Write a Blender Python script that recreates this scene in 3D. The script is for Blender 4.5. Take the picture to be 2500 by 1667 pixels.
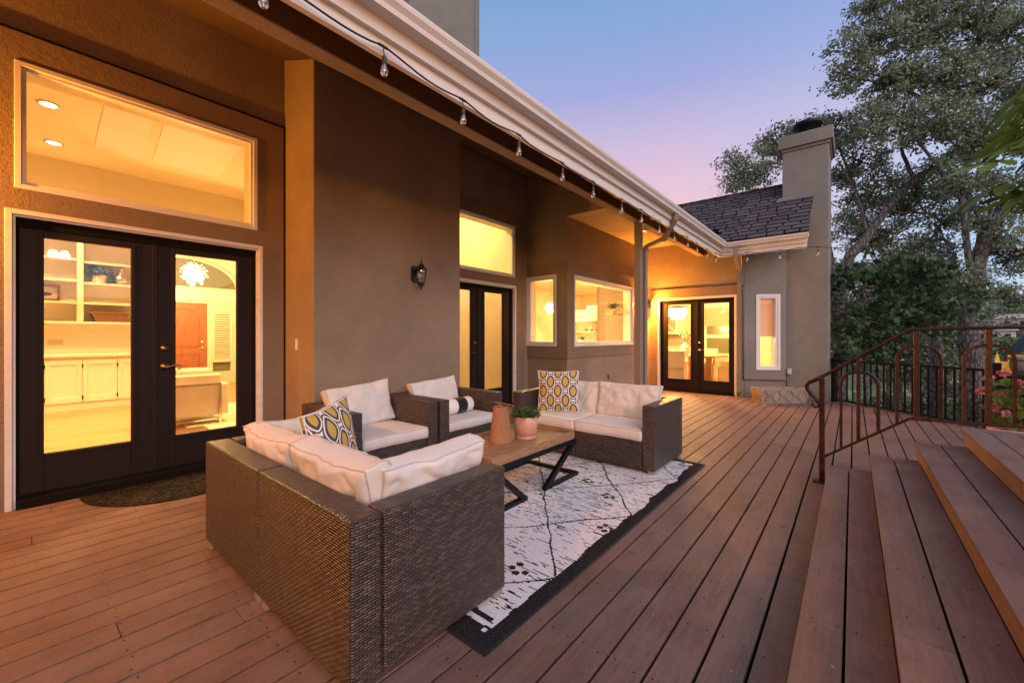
import bpy, bmesh, math, random
import numpy as np
from mathutils import Vector, Matrix, noise
R = math.radians
random.seed(7); RNG = np.random.default_rng(7)
for o in list(bpy.data.objects): bpy.data.objects.remove(o)
S = bpy.context.scene
COL = S.collection
# ---------------------------------------------------------------- camera, world, sun, exposure
YAW = math.atan(.832)
cam = bpy.data.objects.new('camera', bpy.data.cameras.new('camera')); COL.objects.link(cam)
cam.location = (0, 0, 1.28); cam.rotation_euler = (R(90), 0, YAW - R(90))
cam.data.sensor_width = 36; cam.data.lens = 14.4; cam.data.shift_y = -.0052
cam.data.clip_end = 3000; cam.data.clip_start = .05
S.camera = cam
S.view_settings.view_transform = 'Standard'; S.view_settings.look = 'None'
S.view_settings.exposure = 0; S.view_settings.gamma = 1
S.render.engine = 'CYCLES'

def n(nt, t, ins=None, **pr):
    nd = nt.nodes.new('ShaderNode' + t)
    for k, v in pr.items(): setattr(nd, k, v)
    for k, v in (ins or {}).items():
        s = nd.inputs[k]
        if isinstance(v, bpy.types.Node): v = v.outputs[0]
        if isinstance(v, bpy.types.NodeSocket): nt.links.new(v, s)
        else: s.default_value = v
    return nd
def mth(nt, op, a, b=0.0, c=0.0):
    return n(nt, 'Math', {0: a, 1: b, 2: c}, operation=op).outputs[0]
def ramp(nt, f, stops, interp='LINEAR'):
    r = n(nt, 'ValToRGB', {0: f}); cr = r.color_ramp; cr.interpolation = interp
    while len(cr.elements) < len(stops): cr.elements.new(.5)
    for e, (p, c) in zip(cr.elements, stops):
        e.position = p; e.color = tuple(c) + (1,) if len(c) == 3 else c
    return r.outputs[0]
def mix(nt, f, a, b, mode='MIX'):
    m = n(nt, 'MixRGB', {0: f}, blend_type=mode)
    for i, v in ((1, a), (2, b)):
        if isinstance(v, (tuple, list)): m.inputs[i].default_value = (*v[:3], 1)
        else: nt.links.new(v, m.inputs[i])
    return m.outputs[0]
def srgb(r, g, b):
    return tuple(((c / 255) / 12.92 if c / 255 < .04045 else ((c / 255 + .055) / 1.055) ** 2.4) for c in (r, g, b))

w = bpy.data.worlds.new('World'); S.world = w; w.use_nodes = True
nt = w.node_tree; bg = nt.nodes['Background']
tc = n(nt, 'TexCoord').outputs['Generated']
sep = n(nt, 'SeparateXYZ', {0: tc})
# dusk sky by direction: pink belt low over the house side, blue overhead, paler blue to the right, brighter where the sun has set (behind)
pk = ramp(nt, sep.outputs[2], [(0, srgb(226, 200, 212)), (.30, srgb(234, 192, 208)), (.40, srgb(206, 184, 216)), (.50, srgb(160, 166, 218)), (.60, srgb(130, 164, 212)), (.72, srgb(108, 150, 202)), (1, srgb(86, 124, 182))])
bl = ramp(nt, sep.outputs[2], [(0, srgb(205, 214, 232)), (.12, srgb(180, 208, 242)), (.4, srgb(176, 192, 232)), (.6, srgb(128, 162, 214)), (1, srgb(86, 124, 182))])
az = n(nt, 'VectorMath', {0: tc, 1: (.50, -.80, 0)}, operation='DOT_PRODUCT').outputs['Value']
side = mth(nt, 'SMOOTH_MIN', 1, mth(nt, 'MAXIMUM', mth(nt, 'MULTIPLY_ADD', az, 2.4, -.50), 0))
sky = mix(nt, side, pk, bl)
bk = n(nt, 'VectorMath', {0: tc, 1: (-.42, -.88, .22)}, operation='DOT_PRODUCT').outputs['Value']
glow = mth(nt, 'MULTIPLY', mth(nt, 'POWER', mth(nt, 'MAXIMUM', bk, 0), 1.5), 1.0)
sky2 = mix(nt, glow, sky, (1.8, 1.62, 1.72))
nis = n(nt, 'TexSky', sky_type='NISHITA', sun_disc=False, sun_elevation=R(1.5), sun_rotation=R(201))
tot = n(nt, 'MixRGB', {0: 1.0, 1: sky2, 2: n(nt, 'MixRGB', {0: 1.0, 1: nis.outputs[0], 2: (.05, .05, .05, 1)}, blend_type='MULTIPLY').outputs[0]}, blend_type='ADD')
nt.links.new(tot.outputs[0], bg.inputs[0]); bg.inputs[1].default_value = 1.0
sun = bpy.data.objects.new('sun', bpy.data.lights.new('sun', 'SUN')); COL.objects.link(sun)
sun.data.energy = .7; sun.data.angle = R(35); sun.data.color = (1, .86, .84)
sun.rotation_euler = Vector((-.35, -.90, .48)).to_track_quat('Z', 'Y').to_euler()

# ---------------------------------------------------------------- materials
def M(name, base=(.5, .5, .5), rough=.6, metal=0, spec=.5):
    m = bpy.data.materials.new(name); m.use_nodes = True; nt = m.node_tree
    b = nt.nodes['Principled BSDF']
    b.inputs['Base Color'].default_value = (*base, 1); b.inputs['Roughness'].default_value = rough
    b.inputs['Metallic'].default_value = metal; b.inputs['Specular IOR Level'].default_value = spec
    return m, nt, b
def lk(nt, a, b): nt.links.new(a.outputs[0] if isinstance(a, bpy.types.Node) else a, b)
def bump(nt, b, h, st, dist=.01):
    bp = n(nt, 'Bump', {'Height': h, 'Strength': st, 'Distance': dist}); lk(nt, bp, b.inputs['Normal'])
def gpos(nt): return n(nt, 'NewGeometry').outputs['Position']
def tnoise(nt, vec, sc, det=4, rough=.55, dist=0):
    return n(nt, 'TexNoise', {'Vector': vec, 'Scale': sc, 'Detail': det, 'Roughness': rough, 'Distortion': dist}).outputs[0]

def stucco(name, c, var=.12, bst=.35):
    m, nt, b = M(name, c, .9, 0, .2); p = gpos(nt)
    f = tnoise(nt, p, 1.3, 5, .6); g = tnoise(nt, p, 9, 4, .6); h = tnoise(nt, p, 130, 3, .6); h2 = tnoise(nt, p, 30, 4, .65)
    lo = tuple(x * (1 - var) for x in c); hi = tuple(x * (1 + var) for x in c)
    c1 = mix(nt, ramp(nt, f, [(.3, (0,) * 3), (.7, (1,) * 3)]), lo, hi)
    c2 = mix(nt, mth(nt, 'MULTIPLY', g, .35), c1, tuple(x * .8 for x in c))
    gr = tnoise(nt, p, 75, 3, .7); c3 = mix(nt, ramp(nt, gr, [(.35, (0,) * 3), (.72, (.5,) * 3)]), c2, tuple(x * .55 for x in c))
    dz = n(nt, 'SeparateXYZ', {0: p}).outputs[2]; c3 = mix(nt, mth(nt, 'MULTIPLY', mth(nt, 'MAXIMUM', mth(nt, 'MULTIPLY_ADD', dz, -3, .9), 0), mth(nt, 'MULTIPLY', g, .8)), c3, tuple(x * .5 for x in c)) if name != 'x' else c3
    lk(nt, c3, b.inputs['Base Color'])
    bump(nt, b, mth(nt, 'ADD', h, mth(nt, 'MULTIPLY', h2, 1.6)), bst, .006)
    return m
STU = stucco('stucco_wall', (.305, .238, .175), .22, 1.0)
STB = stucco('stucco_band', (.25, .185, .125), .12, .6)
STG = stucco('stucco_chimney', (.25, .24, .215), .2, .5)
BSH = stucco('beam_shade_stucco', (.085, .048, .028), .12)  # dark colour paints the eave's shade onto the beam's outer face
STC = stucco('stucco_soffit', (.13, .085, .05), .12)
def paint(name, c, rough=.45, n1=.08, dirt=.0):
    m, nt, b = M(name, c, rough); p = gpos(nt)
    f = tnoise(nt, p, 6, 4); lk(nt, mix(nt, mth(nt, 'MULTIPLY', f, 1), tuple(x * (1 - n1) for x in c), c), b.inputs['Base Color'])
    if dirt:
        g = tnoise(nt, n(nt, 'Mapping', {0: p, 3: (.6, 5, 5)}).outputs[0], 3, 5)
        lk(nt, mix(nt, ramp(nt, g, [(.5, (0,) * 3), (.75, (dirt,) * 3)]), c, tuple(x * .55 for x in c)), b.inputs['Base Color'])
    bump(nt, b, tnoise(nt, p, 60, 3), .08, .002)
    return m
WHT = paint('white_trim_paint', (.66, .64, .61), .45, .08, .35)
VIN = paint('white_vinyl', (.72, .70, .70), .35)
DRK, _, _ = M('dark_brown_door_paint', (.015, .009, .007), .55, 0, .18)
GRV, _, _ = M('dark_shadow_gap', (.008, .007, .006), .9, 0, .1)
TAU = paint('taupe_paint', (.23, .195, .16), .5)
BLK = paint('black_plastic', (.012, .012, .013), .45)
CRM = paint('cream_cabinet_paint', (.80, .74, .60), .5)
INW = paint('cream_interior_wall', (.78, .70, .52), .8)
INC = paint('interior_ceiling_paint', (.76, .68, .50), .85)
MBK, _, _ = M('black_metal', (.012, .012, .013), .38, .6)
BRZ, nt, b = M('bronze_metal', (.22, .15, .12), .35, 1)
RST, nt, b = M('rusty_iron', (.16, .06, .03), .42, .6)
f = tnoise(nt, gpos(nt), 26, 5, .7); lk(nt, ramp(nt, f, [(.3, (.020, .012, .011)), (.5, (.050, .022, .015)), (.75, (.11, .042, .022))]), b.inputs['Base Color'])
f = tnoise(nt, gpos(nt), 90, 3); bump(nt, b, f, .25, .002)
CHR, _, _ = M('chrome', (.7, .68, .62), .15, 1)
BRA, _, _ = M('brushed_nickel', (.62, .55, .42), .3, 1)
FLA, _, _ = M('flashing_metal', (.20, .21, .21), .6, .3)
YEL = paint('yellow_plastic', (.85, .45, .02), .35)
GRN = paint('green_tarp', (.012, .05, .06), .6)
def glass(name, tint=(1, 1, 1), rough=0.0, f0=.06):
    m = bpy.data.materials.new(name); m.use_nodes = True; nt = m.node_tree; nt.nodes.clear()
    out = nt.nodes.new('ShaderNodeOutputMaterial')
    t = n(nt, 'BsdfTransparent', {0: (*tint, 1)}); g = n(nt, 'BsdfGlossy', {'Color': (1, 1, 1, 1), 'Roughness': rough})
    lw = n(nt, 'LayerWeight', {0: .35}); fr = mth(nt, 'MULTIPLY_ADD', lw.outputs['Fresnel'], .55, f0 * .5)
    mx = n(nt, 'MixShader', {0: fr, 1: t.outputs[0], 2: g.outputs[0]}); nt.links.new(mx.outputs[0], out.inputs[0])
    return m
GLS = glass('window_glass'); BUL = glass('bulb_glass', (.97, .90, .82), 0, .25)
def emit(name, c, s, base=(.8, .8, .8)):
    m, nt, b = M(name, base, .5); b.inputs['Emission Color'].default_value = (*c, 1); b.inputs['Emission Strength'].default_value = s
    return m
WARM = (1, .60, .22)
EMW = emit('lamp_glow', (1, .80, .45), 14); EMS = emit('shade_glow', (1, .78, .40), 3.2)
EML = emit('lantern_glass_glow', (1, .66, .28), 9)
EMC = emit('crystal_glow', (1, .80, .42), 2.6)
FIL, _, _ = M('filament', (.5, .35, .2), .3, .8)

def deckmat(name, pitch, y0):
    m, nt, b = M(name, (.25, .14, .1), .6, 0, .2); p = gpos(nt)
    r = n(nt, 'Attribute', attribute_name='rnd').outputs['Fac']
    st = n(nt, 'Mapping', {0: p, 3: (1.2, 22, 6)}).outputs[0]
    off = n(nt, 'VectorMath', {0: st, 1: n(nt, 'CombineXYZ', {0: mth(nt, 'MULTIPLY', r, 37), 1: mth(nt, 'MULTIPLY', r, 91), 2: 0})}, operation='ADD').outputs[0]
    g = tnoise(nt, off, 3.2, 6, .65, .4); blotch = tnoise(nt, p, 2.1, 5, .6); sp = tnoise(nt, p, 120, 2, .5)
    base = ramp(nt, r, [(0, (.190, .108, .080)), (.35, (.208, .122, .094)), (.7, (.222, .140, .114)), (1, (.235, .132, .096))])
    c1 = mix(nt, ramp(nt, g, [(.38, (.0,) * 3), (.70, (.75,) * 3)]), base, (.105, .075, .065))
    c2 = mix(nt, ramp(nt, blotch, [(.42, (0,) * 3), (.66, (.6,) * 3)]), c1, (.25, .19, .17))
    c3 = mix(nt, ramp(nt, sp, [(.70, (0,) * 3), (.78, (.5,) * 3)]), c2, (.42, .36, .30))
    # scuffs
    sc = tnoise(nt, n(nt, 'Mapping', {0: p, 2: (0, 0, .5), 3: (2.5, 30, 5)}).outputs[0], 1.4, 3, .7)
    c4 = mix(nt, ramp(nt, sc, [(.66, (0,) * 3), (.8, (.30,) * 3)]), c3, (.40, .30, .22))
    fine = tnoise(nt, n(nt, 'Mapping', {0: off, 3: (6, 9, 1)}).outputs[0], 5, 4, .7); c4 = mix(nt, ramp(nt, fine, [(.42, (0,) * 3), (.62, (.45,) * 3)]), c4, (.085, .06, .052))
    st2 = tnoise(nt, n(nt, 'Mapping', {0: p, 3: (1, 1.4, 1)}).outputs[0], 4.5, 6, .72)
    c5 = mix(nt, ramp(nt, st2, [(.50, (0,) * 3), (.68, (.55,) * 3)]), c4, (.105, .075, .068))
    sp2 = tnoise(nt, p, 34, 5, .75); c6 = mix(nt, ramp(nt, sp2, [(.60, (0,) * 3), (.70, (.35,) * 3)]), c5, (.34, .25, .21))
    lk(nt, c6, b.inputs['Base Color'])
    rr = ramp(nt, blotch, [(.3, (.52,) * 3), (.7, (.72,) * 3)]); lk(nt, rr, b.inputs['Roughness'])
    bump(nt, b, mth(nt, 'ADD', mth(nt, 'ADD', g, fine), mth(nt, 'MULTIPLY', sp, .6)), .45, .003)
    return m
DEC = deckmat('composite_decking', .149, .158)
FSC, nt, b = M('riser_board', (.26, .13, .07), .6); p = gpos(nt)
g = tnoise(nt, n(nt, 'Mapping', {0: p, 3: (1, 5, 12)}).outputs[0], 3, 5, .6)
lk(nt, ramp(nt, g, [(.3, (.16, .095, .065)), (.7, (.22, .13, .09))]), b.inputs['Base Color']); bump(nt, b, g, .2, .003)
def woodmat(name, a, c, sc=(1, 10, 10), rough=.45, s=3):
    m, nt, b = M(name, a, rough); tcn = n(nt, 'TexCoord').outputs['Object']
    r = n(nt, 'Attribute', attribute_name='rnd').outputs['Fac']
    v = n(nt, 'VectorMath', {0: n(nt, 'Mapping', {0: tcn, 3: sc}).outputs[0], 1: n(nt, 'CombineXYZ', {0: mth(nt, 'MULTIPLY', r, 20), 1: 0, 2: mth(nt, 'MULTIPLY', r, 50)})}, operation='ADD').outputs[0]
    g = tnoise(nt, v, s, 6, .65, 1.2)
    c0 = ramp(nt, g, [(.3, a), (.7, c)])
    lk(nt, mix(nt, mth(nt, 'MULTIPLY', r, .45), c0, tuple(x * .55 for x in a)), b.inputs['Base Color']); bump(nt, b, g, .15, .002)
    return m
TBL = woodmat('oiled_table_wood', (.20, .11, .058), (.37, .225, .125), (2, 14, 14))
OAK = woodmat('oak_floor', (.40, .20, .07), (.58, .32, .13), (.8, 9, 1), .3)
RDW = woodmat('red_door_wood', (.30, .10, .04), (.42, .16, .065), (12, 12, 1))
PIN = woodmat('pine_wood', (.45, .26, .12), (.60, .38, .20), (3, 10, 10))
CED = woodmat('cedar_wood', (.22, .07, .03), (.34, .12, .05), (8, 8, 1))

def weave(name, du, dv, cols, rough=.42, bst=.9):
    m, nt, b = M(name, cols[1], rough - .06, 0, .5)
    uv = n(nt, 'UVMap', uv_map='UV').outputs[0]; s = n(nt, 'SeparateXYZ', {0: uv})
    wob = mth(nt, 'MULTIPLY', mth(nt, 'SUBTRACT', tnoise(nt, uv, 14, 2), .5), .006)
    v = mth(nt, 'DIVIDE', mth(nt, 'ADD', s.outputs[1], wob), dv); u = mth(nt, 'DIVIDE', s.outputs[0], du)
    row = mth(nt, 'FLOOR', v); par = mth(nt, 'MULTIPLY', mth(nt, 'MODULO', mth(nt, 'ABSOLUTE', row), 2), .5)
    uu = mth(nt, 'ADD', u, par); fv = mth(nt, 'FRACT', v); fu = mth(nt, 'FRACT', uu)
    bv = mth(nt, 'SINE', mth(nt, 'MULTIPLY', fv, math.pi)); bu = mth(nt, 'POWER', mth(nt, 'SINE', mth(nt, 'MULTIPLY', fu, math.pi)), .6)
    h = mth(nt, 'MULTIPLY', mth(nt, 'POWER', bv, .7), bu)
    cell = n(nt, 'CombineXYZ', {0: mth(nt, 'FLOOR', uu), 1: row, 2: 0})
    wn = n(nt, 'TexWhiteNoise', {'Vector': cell}, noise_dimensions='3D').outputs['Value']
    st = tnoise(nt, n(nt, 'Mapping', {0: uv, 3: (4, 90, 1)}).outputs[0], 6, 4, .6)
    col = ramp(nt, mth(nt, 'MULTIPLY_ADD', wn, .35, mth(nt, 'MULTIPLY', st, .65)), [(.15, cols[0]), (.5, cols[1]), (.85, cols[2])])
    c2 = mix(nt, ramp(nt, h, [(.05, (1,) * 3), (.40, (0,) * 3)]), col, tuple(x * .35 for x in cols[0]))
    lk(nt, c2, b.inputs['Base Color']); bump(nt, b, h, bst, .006)
    return m
WIC = weave('brown_wicker', .032, .0105, [(.026, .018, .015), (.062, .045, .038), (.17, .135, .115)])
BSK = weave('basket_wicker', .03, .012, [(.16, .06, .025), (.30, .13, .05), (.42, .2, .08)])
def fabric(name, c, bst=.25, rough=.85, dst=.03):
    m, nt, b = M(name, c, rough, 0, .2); p = n(nt, 'TexCoord').outputs['Object']
    f = tnoise(nt, p, 5, 5, .6); lk(nt, mix(nt, ramp(nt, f, [(.35, (0,) * 3), (.75, (1,) * 3)]), c, tuple(x * .86 for x in c)), b.inputs['Base Color'])
    cr = tnoise(nt, p, 7, 4, .55, 1.5)
    bump(nt, b, mth(nt, 'ADD', cr, mth(nt, 'MULTIPLY', tnoise(nt, p, 500, 2), .06)), bst, dst)
    b.inputs['Sheen Weight'].default_value = .15
    return m
CUS = fabric('cream_outdoor_fabric', (.63, .625, .615), .16); PIP = fabric('piping_fabric', (.50, .455, .41), .1)
BFB = fabric('black_fabric', (.012, .012, .016), .1); WFB = fabric('white_fabric', (.74, .74, .74), .15); LNN = fabric('linen_upholstery', (.70, .60, .42), .15)
def ogee():
    m, nt, b = M('ogee_print_fabric', (.7, .7, .66), .85, 0, .2)
    s = n(nt, 'SeparateXYZ', {0: n(nt, 'UVMap', uv_map='UV').outputs[0]})
    ds = []
    for k in (0, 1):
        q = []
        for ax, per in ((0, .085), (1, .106)):
            v = mth(nt, 'FRACT', mth(nt, 'ADD', mth(nt, 'MULTIPLY', mth(nt, 'ADD', mth(nt, 'DIVIDE', s.outputs[ax], per), float(k)), .5), 50.5))
            q.append(mth(nt, 'ABSOLUTE', mth(nt, 'MULTIPLY_ADD', v, 2, -1)))
        ds.append(mth(nt, 'SUBTRACT', mth(nt, 'MULTIPLY_ADD', mth(nt, 'POWER', q[0], 1.35), -1.75, 1), mth(nt, 'MULTIPLY', mth(nt, 'POWER', q[1], 1.9), 1.45)))
    h = mth(nt, 'MULTIPLY_ADD', mth(nt, 'MAXIMUM', ds[0], ds[1]), .5, .5)
    wt = (.72, .70, .66); gr = (.075, .070, .080)
    lk(nt, ramp(nt, h, [(0, wt), (.37, gr), (.49, wt), (.60, gr), (.78, (.46, .33, .08))], 'CONSTANT'), b.inputs['Base Color'])
    p = n(nt, 'TexCoord').outputs['Object']; bump(nt, b, tnoise(nt, p, 300, 2), .15, .003)
    return m
OGE = ogee()
ROP, nt, b = M('rope_jute', (.45, .22, .11), .9); p = n(nt, 'TexCoord').outputs['Object']
at = n(nt, 'SeparateXYZ', {0: p}); ang = mth(nt, 'ARCTAN2', at.outputs[1], at.outputs[0])
h = mth(nt, 'ABSOLUTE', mth(nt, 'SINE', mth(nt, 'MULTIPLY', ang, 34)))
g = tnoise(nt, n(nt, 'Mapping', {0: p, 3: (60, 60, 18)}).outputs[0], 4, 3)
lk(nt, mix(nt, ramp(nt, h, [(.1, (1,) * 3), (.55, (0,) * 3)]), ramp(nt, g, [(.3, (.34, .15, .065)), (.7, (.62, .34, .18))]), (.07, .03, .015)), b.inputs['Base Color']); bump(nt, b, h, .8, .006)
POT, nt, b = M('pink_ceramic', (.60, .27, .19), .45); p = n(nt, 'TexCoord').outputs['Object']
lk(nt, ramp(nt, tnoise(nt, p, 12, 4), [(.35, (.50, .25, .18)), (.7, (.60, .34, .26))]), b.inputs['Base Color'])
STO, nt, b = M('cast_stone', (.30, .26, .22), .9); p = n(nt, 'TexCoord').outputs['Object']
lk(nt, ramp(nt, tnoise(nt, p, 9, 6, .7), [(.3, (.20, .165, .13)), (.6, (.30, .25, .20)), (.8, (.38, .33, .27))]), b.inputs['Base Color']); bump(nt, b, tnoise(nt, p, 60, 3), .4, .004)
SOI, nt, b = M('soil', (.05, .035, .025), .95)
SHI, nt, b = M('asphalt_shingle', (.06, .05, .048), .85, 0, .3); r = n(nt, 'Attribute', attribute_name='rnd').outputs['Fac']; p = gpos(nt)
c0 = ramp(nt, r, [(0, (.040, .034, .036)), (.5, (.070, .058, .058)), (1, (.11, .088, .078))]); g = tnoise(nt, p, 260, 2, .6)
lk(nt, mix(nt, mth(nt, 'MULTIPLY', g, .5), c0, (.13, .12, .125)), b.inputs['Base Color']); bump(nt, b, g, .4, .003)
BRK, nt, b = M('oak_bark', (.13, .11, .10), .95); p = gpos(nt)
v = n(nt, 'TexVoronoi', {'Vector': n(nt, 'Mapping', {0: p, 3: (1, 1, .28)}).outputs[0], 'Scale': 14, 'Randomness': 1}, feature='DISTANCE_TO_EDGE').outputs[0]
g = tnoise(nt, n(nt, 'Mapping', {0: p, 3: (1, 1, .3)}).outputs[0], 18, 6, .7, 1)
lk(nt, ramp(nt, mth(nt, 'ADD', mth(nt, 'MULTIPLY', v, 2.2), mth(nt, 'MULTIPLY', g, .6)), [(.15, (.012, .010, .009)), (.45, (.075, .065, .060)), (.8, (.17, .155, .145))]), b.inputs['Base Color']); bump(nt, b, mth(nt, 'ADD', v, g), 1, .03)
def leafmat(name, stops, rough=.5, spec=.4, tl=.22):
    m, nt, b = M(name, stops[1][1], rough, 0, spec); r = n(nt, 'Attribute', attribute_name='rnd').outputs['Fac']
    lk(nt, ramp(nt, r, stops), b.inputs['Base Color'])
    tr = n(nt, 'BsdfTranslucent'); lk(nt, ramp(nt, r, stops), tr.inputs[0]); mx = n(nt, 'MixShader', {0: tl})
    nt.links.new(b.outputs[0], mx.inputs[1]); nt.links.new(tr.outputs[0], mx.inputs[2])
    nt.links.new(mx.outputs[0], nt.nodes['Material Output'].inputs[0])
    return m
LOK = leafmat('oak_leaves', [(0, (.06, .09, .055)), (.35, (.15, .20, .12)), (.7, (.27, .33, .22)), (1, (.42, .45, .33))])
LMP = leafmat('maple_leaves', [(0, (.012, .036, .014)), (.6, (.030, .080, .026)), (1, (.07, .14, .035))])
LJU = leafmat('juniper_leaves', [(0, (.020, .028, .014)), (.6, (.040, .055, .022)), (1, (.075, .085, .03))])
LFG = leafmat('fig_leaves', [(0, (.045, .095, .018)), (.6, (.075, .15, .028)), (1, (.13, .20, .035))], .45, .25)
LGR = leafmat('geranium_leaves', [(0, (.05, .11, .02)), (1, (.14, .22, .04))])
LPK = leafmat('pink_petals', [(0, (.50, .09, .10)), (.5, (.58, .22, .25)), (1, (.72, .44, .55))])
LBX = leafmat('potted_leaves', [(0, (.02, .05, .012)), (.6, (.05, .11, .025)), (1, (.16, .22, .06))])
LSC = leafmat('hillside_leaves', [(0, (.05, .09, .035)), (.35, (.10, .16, .055)), (.65, (.16, .22, .09)), (.85, (.22, .23, .13)), (1, (.30, .27, .20))])
LBL = leafmat('blue_petals', [(0, (.04, .10, .28)), (1, (.10, .25, .5))])
GRD, nt, b = M('dry_ground', (.12, .11, .06), .95); p = gpos(nt)
lk(nt, ramp(nt, tnoise(nt, p, .12, 8, .7), [(.3, (.05, .07, .03)), (.5, (.12, .13, .06)), (.62, (.26, .23, .15)), (.75, (.10, .13, .05))]), b.inputs['Base Color'])
MAT, nt, b = M('rubber_doormat', (.025, .018, .014), .75, 0, .2); p = gpos(nt)
v = n(nt, 'TexWave', {'Vector': p, 'Scale': 6, 'Distortion': 14, 'Detail': 2.5, 'Detail Scale': 2.2}, wave_type='BANDS').outputs[1]
lk(nt, ramp(nt, v, [(.3, (.006, .005, .005)), (.7, (.022, .017, .012))]), b.inputs['Base Color']); bump(nt, b, v, .9, .008)
RUGM, nt, b = M('woven_rug', (.7, .7, .7), .95, 0, .1); r = n(nt, 'Attribute', attribute_name='rnd').outputs['Fac']; p = gpos(nt)
g = tnoise(nt, n(nt, 'Mapping', {0: p, 3: (40, 260, 1)}).outputs[0], 2, 3); big = tnoise(nt, p, 2.2, 3)
wc = mix(nt, big, (.76, .76, .80), (.84, .82, .84)); wc = mix(nt, mth(nt, 'MULTIPLY', g, .35), wc, (.50, .49, .49))
bc = ramp(nt, tnoise(nt, p, 220, 2), [(.4, (.008, .008, .009)), (.75, (.030, .028, .028))])
lk(nt, mix(nt, r, wc, bc), b.inputs['Base Color']); bump(nt, b, g, .5, .004)
BLD, nt, b = M('pleated_blind', (.62, .40, .24), .9); s = n(nt, 'SeparateXYZ', {0: gpos(nt)}); h = mth(nt, 'SINE', mth(nt, 'MULTIPLY', s.outputs[2], 330)); bump(nt, b, h, .6, .004)
lk(nt, ramp(nt, h, [(0, (.55, .34, .2)), (1, (.68, .46, .3))]), b.inputs['Base Color'])
BLD2 = leafmat('orange_blind', [(0, (.78, .60, .44)), (1, (.80, .62, .46))], .8, .1, .4)
BLD3, nt, b = M('orange_blind', (.70, .42, .20), .9); s = n(nt, 'SeparateXYZ', {0: gpos(nt)}); h = mth(nt, 'SINE', mth(nt, 'MULTIPLY', s.outputs[2], 330)); bump(nt, b, h, .5, .004)
NGT, _, _ = M('night_green_glass', (.16, .165, .06), .2)
EVE, _, _ = M('dark_appliance', (.02, .018, .016), .25)
GRY = paint('grey_plastic', (.18, .18, .18), .6)
BTL, nt, b = M('subway_tile', (.6, .5, .32), .3)
bt = n(nt, 'TexBrick', {'Vector': n(nt, 'UVMap', uv_map='UV').outputs[0], 'Color1': (.62, .52, .34, 1), 'Color2': (.5, .4, .25, 1), 'Mortar': (.3, .24, .15, 1), 'Scale': 4.5, 'Mortar Size': .02}); lk(nt, bt, b.inputs['Base Color'])

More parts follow.
